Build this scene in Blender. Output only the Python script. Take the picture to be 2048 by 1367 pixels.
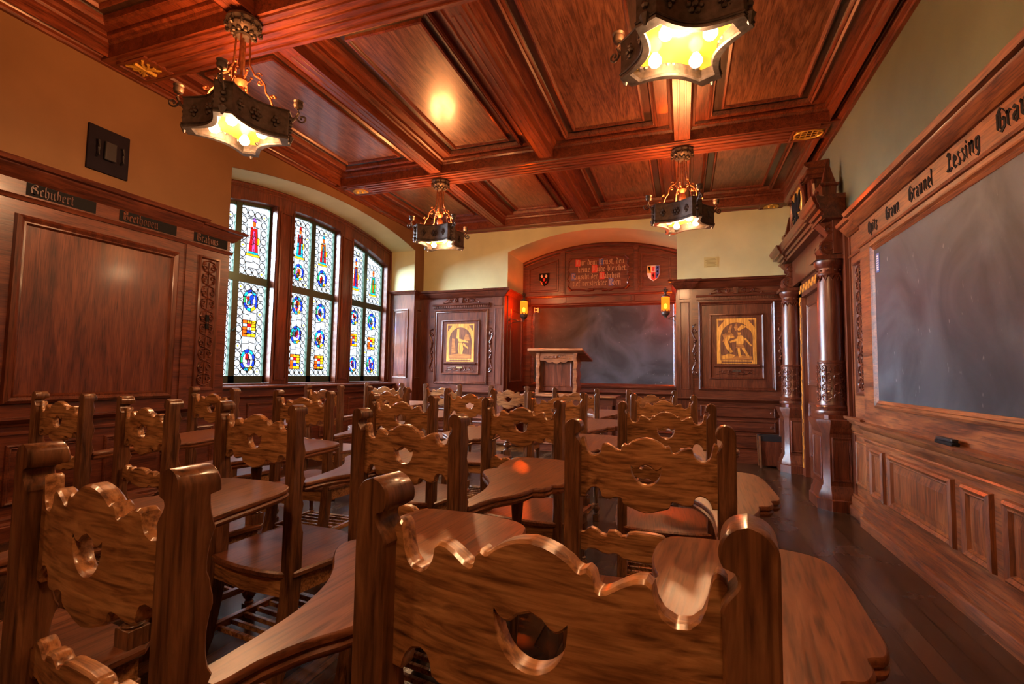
import bpy, bmesh, math, random
from mathutils import Vector, Matrix
pi = math.pi; sin = math.sin; cos = math.cos
random.seed(7)
for o in list(bpy.data.objects): bpy.data.objects.remove(o, do_unlink=True)
scene = bpy.context.scene
COL = scene.collection

# ------------------------------------------------------------------ camera
YAW, PITCH, ROLL, FPX, EYE = math.radians(19.26), math.radians(3.69), math.radians(0.9), 984.0, 1.25
fw = Vector((-sin(YAW)*cos(PITCH), cos(YAW)*cos(PITCH), sin(PITCH)))
r0 = Vector((cos(YAW), sin(YAW), 0)); u0 = r0.cross(fw)
rt = r0*cos(ROLL)+u0*sin(ROLL); up = -r0*sin(ROLL)+u0*cos(ROLL)
cd = bpy.data.cameras.new('camera'); cam = bpy.data.objects.new('camera', cd); COL.objects.link(cam)
cd.sensor_width = 36.0; cd.sensor_fit = 'HORIZONTAL'; cd.lens = FPX/2048*36.0
cd.clip_start = 0.02; cd.clip_end = 100
cam.matrix_world = Matrix(((rt.x, up.x, -fw.x, 0), (rt.y, up.y, -fw.y, 0), (rt.z, up.z, -fw.z, EYE), (0, 0, 0, 1)))
scene.camera = cam

# ------------------------------------------------------------------ light and exposure
scene.view_settings.view_transform = 'Standard'
scene.view_settings.look = 'None'
scene.view_settings.exposure = 0.02
scene.view_settings.gamma = 1.0
scene.view_settings.use_curve_mapping = False
W = bpy.data.worlds.new('world'); scene.world = W; W.use_nodes = True
W.node_tree.nodes['Background'].inputs['Color'].default_value = (0.80, 0.90, 1.0, 1)
W.node_tree.nodes['Background'].inputs['Strength'].default_value = 0.45
LAMP_W = 36.0
LAMP_C = (1.0, 0.36, 0.11)
SCONCE_W = 50.0
GLASS_E = 0.62
sl = bpy.data.lights.new('daylight', 'SUN'); sl.energy = 150.0; sl.angle = math.radians(75); sl.color = (0.86, 0.94, 1.0)
so = bpy.data.objects.new('daylight', sl); COL.objects.link(so)
so.rotation_euler = Vector((.82, .20, -.52)).to_track_quat('-Z', 'Y').to_euler(); so.location = (-8, 2, 5)

# ------------------------------------------------------------------ mesh builder
class MB:
    def __init__(s): s.v = []; s.f = []; s.m = []; s.k = 0
    def mat(s, k): s.k = k; return s
    def add(s, vs, fs):
        b = len(s.v); s.v.extend([tuple(p) for p in vs])
        for f in fs: s.f.append([b+i for i in f]); s.m.append(s.k)
    def box(s, x0, x1, y0, y1, z0, z1):
        s.add([(x0,y0,z0),(x1,y0,z0),(x1,y1,z0),(x0,y1,z0),(x0,y0,z1),(x1,y0,z1),(x1,y1,z1),(x0,y1,z1)],
              [(0,3,2,1),(4,5,6,7),(0,1,5,4),(1,2,6,5),(2,3,7,6),(3,0,4,7)])
    def loops(s, L, cap0=True, cap1=True, closed=True):
        n = len(L[0]); vs = [p for l in L for p in l]; fs = []
        for i in range(len(L)-1):
            for j in range(n if closed else n-1):
                a = i*n+j; b = i*n+(j+1) % n
                fs.append((a, b, b+n, a+n))
        if cap0: fs.append(tuple(range(n))[::-1])
        if cap1: fs.append(tuple((len(L)-1)*n+j for j in range(n)))
        s.add(vs, fs)
    def prism(s, poly, T, h0, h1, bev=0.0):
        if bev > 0:
            p2 = inset(poly, bev)
            s.loops([[T(x, y, h0) for x, y in poly], [T(x, y, h1-bev) for x, y in poly], [T(x, y, h1) for x, y in p2]])
        else:
            s.loops([[T(x, y, h0) for x, y in poly], [T(x, y, h1) for x, y in poly]])
    def nest(s, T, r, steps, cap=True, capmat=None):
        u0, u1, v0, v1 = r; L = []
        for st in steps:
            iu, iv, h = (st[0], st[0], st[1]) if len(st) == 2 else st
            L.append([T(u0+iu, v0+iv, h), T(u1-iu, v0+iv, h), T(u1-iu, v1-iv, h), T(u0+iu, v1-iv, h)])
        s.loops(L, cap0=False, cap1=False)
        if cap:
            k = s.k
            if capmat is not None: s.k = capmat
            s.add(L[-1], [(0, 1, 2, 3)]); s.k = k
    def tube(s, pts, r, n=8, caps=True):
        pts = [Vector(p) for p in pts]; L = []; N = len(pts); ref = None
        for i, p in enumerate(pts):
            d = (pts[min(i+1, N-1)]-pts[max(i-1, 0)])
            if d.length < 1e-9: d = Vector((0, 0, 1))
            d.normalize()
            if ref is None: ref = Vector((0, 0, 1)) if abs(d.z) < .9 else Vector((1, 0, 0))
            a = d.cross(ref)
            if a.length < 1e-4: a = d.cross(Vector((.3, 1, .2)))
            a.normalize(); b = d.cross(a); ref = -b if False else ref
            rr = r[i] if isinstance(r, (list, tuple)) else r
            L.append([p+(a*cos(2*pi*j/n)+b*sin(2*pi*j/n))*rr for j in range(n)])
        s.loops(L, caps, caps)
    def lathe(s, prof, c, n=20, axis='z', caps=True):
        cx, cy, cz = c; L = []
        for r, h in prof:
            l = []
            for j in range(n):
                a = 2*pi*j/n
                if axis == 'z': l.append((cx+r*cos(a), cy+r*sin(a), cz+h))
                elif axis == 'y': l.append((cx+r*cos(a), cy+h, cz+r*sin(a)))
                else: l.append((cx+h, cy+r*cos(a), cz+r*sin(a)))
            L.append(l)
        s.loops(L, caps, caps)
    def ball(s, c, r, n=10, sz=1.0):
        m = n//2+1
        s.lathe([(max(r*sin(pi*i/m), 1e-4), -r*sz*cos(pi*i/m)) for i in range(m+1)], c, n)
    def sweep(s, path, prof, caps=True):
        """mouldings: path = list of (point, outward dir, up dir); prof = [(out, up)]"""
        L = [[Vector(p)+Vector(o)*a+Vector(u)*b for a, b in prof] for p, o, u in path]
        s.loops(L, caps, caps)
    def obj(s, name, mats, parent=None, smooth=35, bevel=0.0, seg=1):
        me = bpy.data.meshes.new(name); me.from_pydata([tuple(v) for v in s.v], [], s.f)
        if not isinstance(mats, (list, tuple)): mats = [mats]
        for m in mats: me.materials.append(m)
        for p, k in zip(me.polygons, s.m): p.material_index = k
        bm = bmesh.new(); bm.from_mesh(me)
        bmesh.ops.recalc_face_normals(bm, faces=bm.faces[:]); bm.to_mesh(me); bm.free()
        if smooth:
            me.polygons.foreach_set('use_smooth', [True]*len(me.polygons)); me.set_sharp_from_angle(angle=math.radians(smooth))
        me.update()
        o = bpy.data.objects.new(name, me); COL.objects.link(o)
        if parent: o.parent = parent
        if bevel:
            b = o.modifiers.new('bevel', 'BEVEL'); b.width = bevel; b.segments = seg; b.limit_method = 'ANGLE'; b.angle_limit = math.radians(50)
        return o

def inset(poly, d):
    n = len(poly); A = sum(poly[i][0]*poly[(i+1) % n][1]-poly[(i+1) % n][0]*poly[i][1] for i in range(n)); sg = 1 if A > 0 else -1
    out = []
    for i in range(n):
        p0 = Vector(poly[i-1]).to_2d(); p = Vector(poly[i]).to_2d(); p1 = Vector(poly[(i+1) % n]).to_2d()
        a = (p-p0); b = (p1-p)
        if a.length < 1e-9 or b.length < 1e-9: out.append(tuple(p)); continue
        a.normalize(); b.normalize()
        na = Vector((-a.y, a.x))*sg; nb = Vector((-b.y, b.x))*sg
        m = na+nb
        if m.length < .2: m = na
        m.normalize(); k = max(m.dot(na), .5)
        out.append(tuple(p+m*(d/k)))
    return out

def empty(name, loc=(0, 0, 0), rz=0):
    o = bpy.data.objects.new(name, None); COL.objects.link(o); o.location = loc; o.rotation_euler = (0, 0, rz); o.empty_display_size = .1
    return o
def tag(o, label, cat, group=None, kind=None):
    o['label'] = label; o['category'] = cat
    if group: o['group'] = group
    if kind: o['kind'] = kind
    return o
def struct(o, label=None):
    o['kind'] = 'structure'
    if label: o['label'] = label
    return o
# plane maps: (u, v, h) with h standing out into the room
XL, XR, YB = -4.64, 1.53, 8.15
def TR(x): return lambda u, v, h: (x-h, u, v)      # right hand walls, u = y
def TL(x): return lambda u, v, h: (x+h, u, v)      # left hand walls, u = y
def TB(y): return lambda u, v, h: (u, y-h, v)      # walls facing the camera, u = x
def TC(z): return lambda u, v, h: (u, v, z-h)      # ceilings
def TF(z): return lambda u, v, h: (u, v, z+h)

# ------------------------------------------------------------------ materials
MATS = {}
def newmat(name):
    m = bpy.data.materials.new(name); m.use_nodes = True; nt = m.node_tree
    return m, nt, nt.nodes['Principled BSDF']
def wood(name, dark, mid, light, axis='z', rough=.3, scale=1.0, coat=.35, bump=.25, figure=1.0, shine=.5, coatr=.14):
    m, nt, bs = newmat(name); N = nt.nodes.new; Lk = nt.links.new
    tc = N('ShaderNodeTexCoord'); oi = N('ShaderNodeObjectInfo')
    ad = N('ShaderNodeVectorMath'); ad.operation = 'ADD'
    mu = N('ShaderNodeMath'); mu.operation = 'MULTIPLY'; mu.inputs[1].default_value = 37.0
    Lk(oi.outputs['Random'], mu.inputs[0]); Lk(tc.outputs['Object'], ad.inputs[0]); Lk(mu.outputs[0], ad.inputs[1])
    mp = N('ShaderNodeMapping'); s = {'x': (1.2, 9, 9), 'y': (9, 1.2, 9), 'z': (9, 9, 1.2)}[axis]
    mp.inputs['Scale'].default_value = [k*scale for k in s]; Lk(ad.outputs[0], mp.inputs[0])
    n1 = N('ShaderNodeTexNoise'); n1.inputs['Scale'].default_value = 1.6; n1.inputs['Detail'].default_value = 7; n1.inputs['Roughness'].default_value = .62; n1.inputs['Distortion'].default_value = 1.1*figure
    Lk(mp.outputs[0], n1.inputs['Vector'])
    mp2 = N('ShaderNodeMapping'); s2 = {'x': (6, 120, 120), 'y': (120, 6, 120), 'z': (120, 120, 6)}[axis]
    mp2.inputs['Scale'].default_value = s2; Lk(ad.outputs[0], mp2.inputs[0])
    n2 = N('ShaderNodeTexNoise'); n2.inputs['Scale'].default_value = 1.0; n2.inputs['Detail'].default_value = 3; Lk(mp2.outputs[0], n2.inputs['Vector'])
    cr = N('ShaderNodeValToRGB'); e = cr.color_ramp.elements
    e[0].position = .32; e[0].color = (*dark, 1); e[1].position = .72; e[1].color = (*light, 1)
    k = cr.color_ramp.elements.new(.5); k.color = (*mid, 1)
    Lk(n1.outputs['Fac'], cr.inputs[0])
    cr2 = N('ShaderNodeValToRGB'); cr2.color_ramp.elements[0].position = .3; cr2.color_ramp.elements[0].color = (.38, .33, .30, 1); cr2.color_ramp.elements[1].position = .52; cr2.color_ramp.elements[1].color = (1, 1, 1, 1)
    Lk(n2.outputs['Fac'], cr2.inputs[0])
    mx = N('ShaderNodeMix'); mx.data_type = 'RGBA'; mx.blend_type = 'MULTIPLY'; mx.inputs[0].default_value = .95
    Lk(cr.outputs[0], mx.inputs[6]); Lk(cr2.outputs[0], mx.inputs[7]); Lk(mx.outputs[2], bs.inputs['Base Color'])
    rr = N('ShaderNodeMapRange'); rr.inputs['To Min'].default_value = rough*.75; rr.inputs['To Max'].default_value = rough*1.35
    Lk(n1.outputs['Fac'], rr.inputs[0]); Lk(rr.outputs[0], bs.inputs['Roughness'])
    bs.inputs['Specular IOR Level'].default_value = shine
    bs.inputs['Coat Weight'].default_value = coat; bs.inputs['Coat Roughness'].default_value = coatr
    bp = N('ShaderNodeBump'); bp.inputs['Strength'].default_value = bump; bp.inputs['Distance'].default_value = .002
    Lk(n2.outputs['Fac'], bp.inputs['Height']); Lk(bp.outputs[0], bs.inputs['Normal'])
    MATS[name] = m; return m
def plain(name, c, rough=.5, metal=0, spec=.5, noise=0.0, nscale=8, bump=0, emit=None, es=0):
    m, nt, bs = newmat(name); N = nt.nodes.new; Lk = nt.links.new
    bs.inputs['Base Color'].default_value = (*c, 1); bs.inputs['Roughness'].default_value = rough; bs.inputs['Metallic'].default_value = metal
    bs.inputs['Specular IOR Level'].default_value = spec
    if noise or bump:
        tc = N('ShaderNodeTexCoord'); n = N('ShaderNodeTexNoise'); n.inputs['Scale'].default_value = nscale; n.inputs['Detail'].default_value = 6
        Lk(tc.outputs['Object'], n.inputs['Vector'])
        if noise:
            cr = N('ShaderNodeValToRGB'); e = cr.color_ramp.elements
            e[0].position = .3; e[0].color = (*[x*(1-noise) for x in c], 1); e[1].position = .7; e[1].color = (*[min(1, x*(1+noise)) for x in c], 1)
            Lk(n.outputs['Fac'], cr.inputs[0]); Lk(cr.outputs[0], bs.inputs['Base Color'])
        if bump:
            bp = N('ShaderNodeBump'); bp.inputs['Strength'].default_value = bump; bp.inputs['Distance'].default_value = .004
            Lk(n.outputs['Fac'], bp.inputs['Height']); Lk(bp.outputs[0], bs.inputs['Normal'])
    if emit:
        bs.inputs['Emission Color'].default_value = (*emit, 1); bs.inputs['Emission Strength'].default_value = es
    MATS[name] = m; return m
# chair oak
CW = dict(dark=(.12, .046, .016), mid=(.36, .165, .060), light=(.56, .29, .115))
WCx = wood('chair_wood_x', axis='x', rough=.30, scale=3.6, figure=.8, **CW)
WCy = wood('chair_wood_y', axis='y', rough=.24, scale=2.2, **CW)
WCt = wood('tablet_wood', (.115, .038, .016), (.175, .062, .026), (.25, .095, .040), axis='y', rough=.32, scale=2.6, figure=.5, coatr=.3, coat=.15)
WCz = wood('chair_wood_z', (.055, .022, .010), (.15, .062, .025), (.26, .12, .05), axis='z', rough=.30, scale=3.2, figure=.7)
# dark reddish wainscot
PW = dict(dark=(.050, .011, .005), mid=(.11, .026, .010), light=(.18, .050, .020), coat=.2)
WPx = wood('panel_wood_x', axis='x', rough=.33, figure=.8, **PW)
WPy = wood('panel_wood_y', axis='y', rough=.33, figure=.8, **PW)
WPz = wood('panel_wood_z', axis='z', rough=.33, figure=.8, **PW)
# lighter worn wainscot of the right hand wall
RW = dict(dark=(.075, .019, .005), mid=(.19, .054, .013), light=(.31, .105, .026))
WRy = wood('right_wood_y', axis='y', coat=.12, rough=.46, **RW)
WRz = wood('right_wood_z', axis='z', coat=.12, rough=.46, **RW)
# ceiling
SW = dict(dark=(.085, .017, .007), mid=(.17, .038, .014), light=(.26, .07, .026))
WSx = wood('ceiling_wood_x', axis='x', rough=.38, coat=.2, **SW)
WSy = wood('ceiling_wood_y', axis='y', rough=.38, coat=.2, **SW)
WSp = wood('ceiling_panel_wood', (.09, .035, .018), (.19, .078, .038), (.31, .14, .07), axis='y', rough=.30, scale=.55, coat=.3, figure=3.2, bump=.15)
WSd = wood('ceiling_dark_band', (.022, .009, .006), (.04, .018, .011), (.06, .03, .02), axis='y', rough=.35)
WDs = wood('desk_wood', (.11, .036, .013), (.25, .085, .028), (.38, .15, .052), axis='x', rough=.35)
# floor boards
def floor_mat():
    m, nt, bs = newmat('floor_boards'); N = nt.nodes.new; Lk = nt.links.new
    tc = N('ShaderNodeTexCoord'); mp = N('ShaderNodeMapping'); mp.inputs['Rotation'].default_value = (0, 0, pi/2)
    Lk(tc.outputs['Object'], mp.inputs[0])
    br = N('ShaderNodeTexBrick'); br.inputs['Scale'].default_value = 1.0; br.inputs['Brick Width'].default_value = 2.6; br.inputs['Row Height'].default_value = .11
    br.inputs['Mortar Size'].default_value = .0035; br.offset = .37
    br.inputs['Color1'].default_value = (.020, .009, .004, 1); br.inputs['Color2'].default_value = (.075, .036, .017, 1); br.inputs['Mortar'].default_value = (.006, .003, .002, 1)
    Lk(mp.outputs[0], br.inputs['Vector'])
    m2 = N('ShaderNodeMapping'); m2.inputs['Scale'].default_value = (14, 1.5, 1); Lk(tc.outputs['Object'], m2.inputs[0])
    n = N('ShaderNodeTexNoise'); n.inputs['Scale'].default_value = 2.5; n.inputs['Detail'].default_value = 7; n.inputs['Distortion'].default_value = 1; Lk(m2.outputs[0], n.inputs['Vector'])
    mx = N('ShaderNodeMix'); mx.data_type = 'RGBA'; mx.blend_type = 'MULTIPLY'; mx.inputs[0].default_value = .8
    cr = N('ShaderNodeValToRGB'); cr.color_ramp.elements[0].position = .3; cr.color_ramp.elements[0].color = (.4, .35, .3, 1); cr.color_ramp.elements[1].position = .7; cr.color_ramp.elements[1].color = (1.5, 1.4, 1.3, 1)
    Lk(n.outputs['Fac'], cr.inputs[0]); Lk(br.outputs['Color'], mx.inputs[6]); Lk(cr.outputs[0], mx.inputs[7]); Lk(mx.outputs[2], bs.inputs['Base Color'])
    n3 = N('ShaderNodeTexNoise'); n3.inputs['Scale'].default_value = 3; n3.inputs['Detail'].default_value = 4; Lk(tc.outputs['Object'], n3.inputs['Vector'])
    rr = N('ShaderNodeMapRange'); rr.inputs['To Min'].default_value = .20; rr.inputs['To Max'].default_value = .32; Lk(n3.outputs['Fac'], rr.inputs[0]); Lk(rr.outputs[0], bs.inputs['Roughness'])
    bp = N('ShaderNodeBump'); bp.inputs['Strength'].default_value = .3; bp.inputs['Distance'].default_value = .002; Lk(n.outputs['Fac'], bp.inputs['Height']); Lk(bp.outputs[0], bs.inputs['Normal'])
    return m
FLOOR = floor_mat()
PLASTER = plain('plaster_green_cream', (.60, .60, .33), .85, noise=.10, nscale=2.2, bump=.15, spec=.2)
PLASTER_R = plain('plaster_shaded_grey', (.135, .155, .10), .85, noise=.10, nscale=2.0, bump=.15, spec=.2)  # same plaster as the back wall, colour darkened to stand for shade
PLASTER_L = plain('plaster_shaded_brown', (.19, .105, .048), .85, noise=.10, nscale=2.0, bump=.15, spec=.2)  # cream plaster with the vignette's edge shade darkened into its colour
IRON = plain('wrought_iron', (.085, .066, .055), .48, metal=.6, noise=.4, nscale=30, bump=.5)
COPPER = plain('copper_iron', (.30, .12, .055), .4, metal=.8, noise=.4, nscale=30, bump=.4)
BLACK = plain('matt_black', (.012, .012, .015), .5)
DARKMET = plain('dark_steel', (.010, .007, .012), .8, noise=.2, spec=.15)
def board_mat():
    m, nt, bs = newmat('chalkboard_slate'); N = nt.nodes.new; Lk = nt.links.new
    tc = N('ShaderNodeTexCoord')
    n = N('ShaderNodeTexNoise'); n.inputs['Scale'].default_value = 1.4; n.inputs['Detail'].default_value = 5; n.inputs['Distortion'].default_value = 1.5; Lk(tc.outputs['Object'], n.inputs['Vector'])
    mp = N('ShaderNodeMapping'); mp.inputs['Scale'].default_value = (22, 22, 9); mp.inputs['Rotation'].default_value = (.35, .35, 0); Lk(tc.outputs['Object'], mp.inputs[0])
    v = N('ShaderNodeTexNoise'); v.inputs['Scale'].default_value = 1.3; v.inputs['Detail'].default_value = 2; Lk(mp.outputs[0], v.inputs['Vector'])
    c1 = N('ShaderNodeValToRGB'); c1.color_ramp.elements[0].position = .35; c1.color_ramp.elements[0].color = (.026, .032, .040, 1); c1.color_ramp.elements[1].position = .75; c1.color_ramp.elements[1].color = (.085, .10, .12, 1)
    c2 = N('ShaderNodeValToRGB'); c2.color_ramp.elements[0].position = .71; c2.color_ramp.elements[0].color = (0, 0, 0, 1); c2.color_ramp.elements[1].position = .78; c2.color_ramp.elements[1].color = (.22, .22, .22, 1)
    Lk(n.outputs['Fac'], c1.inputs[0]); Lk(v.outputs['Fac'], c2.inputs[0])
    mx = N('ShaderNodeMix'); mx.data_type = 'RGBA'; mx.blend_type = 'ADD'; mx.inputs[0].default_value = .6
    Lk(c1.outputs[0], mx.inputs[6]); Lk(c2.outputs[0], mx.inputs[7]); Lk(mx.outputs[2], bs.inputs['Base Color'])
    bs.inputs['Roughness'].default_value = .55; bs.inputs['Specular IOR Level'].default_value = .35
    return m
SLATE = board_mat()
GOLD = plain('gilt_paint', (.62, .38, .06), .4, metal=.3, noise=.2)
RED = plain('red_paint', (.55, .03, .02), .5); BLUE = plain('blue_paint', (.05, .09, .38), .5); WHITE = plain('white_paint', (.72, .70, .62), .5)
INK = plain('dark_stain', (.010, .010, .011), .8, spec=.15)
BRASS = plain('brass', (.65, .50, .25), .3, metal=.9)
PAPER = plain('yellow_card', (.55, .50, .20), .7)
STICK = plain('blue_sticker', (.08, .14, .42), .5)
INL1 = wood('inlay_light', (.50, .20, .03), (.72, .33, .05), (.85, .45, .09), axis='z', rough=.35, scale=2)
INL2 = wood('inlay_brown', (.10, .035, .015), (.17, .06, .025), (.24, .09, .035), axis='z', rough=.35, scale=2)
INL3 = wood('inlay_mid', (.28, .10, .025), (.42, .16, .035), (.55, .23, .05), axis='x', rough=.35, scale=2)
LEAD = plain('window_lead', (.02, .025, .02), .6)
BAR = plain('green_bronze_bar', (.05, .085, .06), .35, metal=.6)
def glow(name, c, s):
    m, nt, bs = newmat(name); bs.inputs['Base Color'].default_value = (*[x*.5 for x in c], 1)
    bs.inputs['Emission Color'].default_value = (*c, 1); bs.inputs['Emission Strength'].default_value = s; bs.inputs['Roughness'].default_value = .2
    return m
def leaded_glass(name, c, s):
    m, nt, bs = newmat(name); N = nt.nodes.new; nt.nodes.remove(bs); out = nt.nodes['Material Output']
    tr = N('ShaderNodeBsdfTransparent'); tr.inputs['Color'].default_value = (*c, 1)
    em = N('ShaderNodeEmission'); em.inputs['Color'].default_value = (*c, 1); em.inputs['Strength'].default_value = s
    ad = N('ShaderNodeAddShader'); nt.links.new(tr.outputs[0], ad.inputs[0]); nt.links.new(em.outputs[0], ad.inputs[1]); nt.links.new(ad.outputs[0], out.inputs['Surface'])
    return m
SCG = leaded_glass('sconce_amber_glass', (1.0, .33, .02), .85)
GW = leaded_glass('clear_glass', (.90, .95, 1.0), GLASS_E)
GC = [leaded_glass('red_glass', (.85, .02, .03), .75), leaded_glass('blue_glass', (.02, .10, .95), .85), leaded_glass('cyan_glass', (.03, .55, .80), .75),
      leaded_glass('yellow_glass', (1.0, .62, .03), .8), leaded_glass('orange_glass', (1.0, .22, .02), .75), leaded_glass('green_glass', (.05, .50, .20), .7), leaded_glass('violet_glass', (.50, .20, .85), .75)]
BULB = glow('lit_bulb', (1.0, .93, .65), 6.0)
AMBER = glow('lit_amber_glass', (1.0, .42, .03), 1.3)


# ------------------------------------------------------------------ room shell
m = MB(); m.box(XL-.6, XR+.2, -3.2, 9.4, -.1, 0)
struct(m.obj('floor', FLOOR, smooth=0), 'dark brown polished floorboards')
def arc_z(y, c, top, k): return top-k*(y-c)**2
# left plaster wall with the arched window recess
RY0, RY1 = 3.93, 7.82
XW = -5.14        # plane of the timber window front
def arcL(y): return arc_z(y, 5.93, 3.70, .062)
m = MB()
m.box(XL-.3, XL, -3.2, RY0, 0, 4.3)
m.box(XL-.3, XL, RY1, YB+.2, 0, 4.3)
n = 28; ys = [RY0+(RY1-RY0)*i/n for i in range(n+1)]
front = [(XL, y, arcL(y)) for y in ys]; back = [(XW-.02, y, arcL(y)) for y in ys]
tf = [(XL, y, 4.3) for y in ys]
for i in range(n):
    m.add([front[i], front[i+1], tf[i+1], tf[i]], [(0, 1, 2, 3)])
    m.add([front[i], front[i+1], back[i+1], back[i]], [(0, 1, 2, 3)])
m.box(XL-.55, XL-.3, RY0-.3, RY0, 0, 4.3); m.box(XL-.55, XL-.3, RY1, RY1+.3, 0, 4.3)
struct(m.obj('wall_left', PLASTER_L), 'plaster wall with the arched window recess, shade put into its brown colour')
m = MB()   # pale reveal strips of the recess get the cream plaster of the back wall
for i in range(n):
    a, b, c, d = front[i], front[i+1], back[i+1], back[i]
    m.add([(p[0], p[1], p[2]-.004) for p in (a, b, c, d)], [(0, 1, 2, 3)])
m.add([(XL, RY1-.004, 2.6), (XW, RY1-.004, 2.6), (XW, RY1-.004, 3.49), (XL, RY1-.004, 3.49)], [(0, 1, 2, 3)])
struct(m.obj('trim_1', PLASTER), 'cream painted soffit and reveal of the window recess')
# right plaster wall
m = MB(); m.box(XR, XR+.2, -3.2, YB+.2, 0, 4.3)
struct(m.obj('wall_right', PLASTER_R), 'plaster wall above the right hand panelling, its colour darkened for shade')
m = MB(); m.box(XL-.3, XR+.2, -3.3, -3.1, 0, 4.3); struct(m.obj('wall_front', PLASTER_L), 'plaster wall behind the camera in the same shade-darkened brown')
# back wall with arched niche
NX0, NX1, YN = -2.95, -.09, 9.05
def arcN(x): return arc_z(x, -1.42, 3.71, .128)
m = MB(); m.box(XL-.1, NX0, YB, YB+.3, 0, 4.3); m.box(NX1, XR+.1, YB, YB+.3, 0, 4.3)
xs = [NX0+(NX1-NX0)*i/n for i in range(n+1)]
for i in range(n):
    a, b = xs[i], xs[i+1]
    m.add([(a, YB, arcN(a)), (b, YB, arcN(b)), (b, YB, 4.3), (a, YB, 4.3)], [(0, 1, 2, 3)])
    m.add([(a, YB, arcN(a)), (b, YB, arcN(b)), (b, YN+.05, arcN(b)), (a, YN+.05, arcN(a))], [(0, 1, 2, 3)])
m.box(NX0-.2, NX0, YB+.3, YN+.2, 0, 4.0); m.box(NX1, NX1+.2, YB+.3, YN+.2, 0, 4.0)
m.box(NX0-.2, NX1+.2, YN+.05, YN+.2, 0, 4.0)
struct(m.obj('wall_back', PLASTER), 'cream green plaster back wall with an arched niche')

# ------------------------------------------------------------------ coffered ceiling
ZB = 3.82
bx = [(-3.10, -2.94), (-1.62, -1.46), (-.08, .08)]
by = [(-3.2, -3.0), (-.35, -.05), (2.60, 2.97), (5.55, 5.92)]
cx_ = [(XL+.0, -3.10), (-2.94, -1.62), (-1.46, -.08), (.08, XR)]
cy_ = [(-3.0, -.35), (-.05, 2.60), (2.97, 5.55), (5.92, 7.93)]
CEIL = empty('ceiling', (0, 0, 0)); struct(CEIL, 'dark red coffered timber ceiling')
mslab = MB(); mslab.box(XL-.3, XR+.2, -3.2, YB+.25, 4.12, 4.2); mslab.obj('ceiling_slab', WSy, CEIL)
for (y0, y1) in cy_:
    for ci, (x0, x1) in enumerate(cx_):
        a0 = x0+.13 if ci == 0 else x0; a1 = x1-.13 if ci == 3 else x1
        m = MB(); T = TC(4.0)
        st = [(.002, .002, .178), (.002, .002, .075), (.018, .018, .066), (.026, .026, .045), (.05, .05, .036), (.056, .056, .006),
              (.17, .13, .006), (.174, .134, .034), (.19, .15, .046), (.205, .165, .030), (.215, .175, .036), (.225, .185, -.004)]
        m.nest(T, (a0, a1, y0, y1), st, cap=False)
        m.k = 1; m.nest(T, (a0, a1, y0, y1), [(.225, .185, -.004), (.232, .192, -.012), (.30, .25, -.012)], cap=False)
        m.k = 0; m.nest(T, (a0, a1, y0, y1), [(.30, .25, -.012), (.302, .252, .016), (.318, .268, .022), (.33, .28, .008), (.335, .285, -.004)], cap=False)
        m.k = 2; m.nest(T, (a0, a1, y0, y1), [(.335, .285, -.004)], cap=True)
        m.obj('coffer', [WSy, WSd, WSp], CEIL)
def grooved(mb, T, r, along, n, w=.012, d=.008, mg=.03):
    u0, u1, v0, v1 = r
    for i in range(n):
        t = (i+.5)/n
        if along == 'v':
            c = u0+mg+(u1-u0-2*mg)*t; mb.nest(T, (c-w, c+w, v0+.1, v1-.1), [(0, 0), (.003, d), ], cap=True)
        else:
            c = v0+mg+(v1-v0-2*mg)*t; mb.nest(T, (u0+.25, u1-.25, c-w, c+w), [(0, 0), (.003, d)], cap=True)
for (x0, x1) in bx:
    m = MB(); m.box(x0, x1, -3.2, YB, ZB+.012, 4.06)
    for (y0, y1) in cy_:
        grooved(m, TC(ZB+.012), (x0, x1, y0, y1), 'v', 2, w=.010, d=.006, mg=.02)
    m.obj('ceiling_beam', WSy, CEIL)
for (y0, y1) in by+[(7.93, YB+.02)]:
    m = MB(); m.box(XL-.02, XR+.02, y0, y1, ZB, 4.06)
    m.nest(TC(ZB), (XL+.2, XR-.2, y0+.02, y1-.02), [(0, 0), (.004, .016), (.03, .018), (.034, .006)], cap=True)
    if y1 < 7: grooved(m, TC(ZB-.006), (XL+.2, XR-.2, y0+.02, y1-.02), 'u', 3, w=.022, d=.012, mg=.05)
    m.obj('ceiling_beam', WSx, CEIL)
# cornice along left and right
for side in (0, 1):
    m = MB(); x = XL if side == 0 else XR; sg = 1 if side == 0 else -1
    prof = [(0, -.0), (.03, 0), (.035, .02), (.06, .03), (.075, .06), (.085, .062), (.09, .09), (.13, .10), (.14, .26), (0, .26)]
    m.sweep([((x, -3.2, ZB-.01), (sg, 0, 0), (0, 0, 1)), ((x, YB, ZB-.01), (sg, 0, 0), (0, 0, 1))], prof)
    m.obj('crown_moulding', WSy, CEIL)

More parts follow.
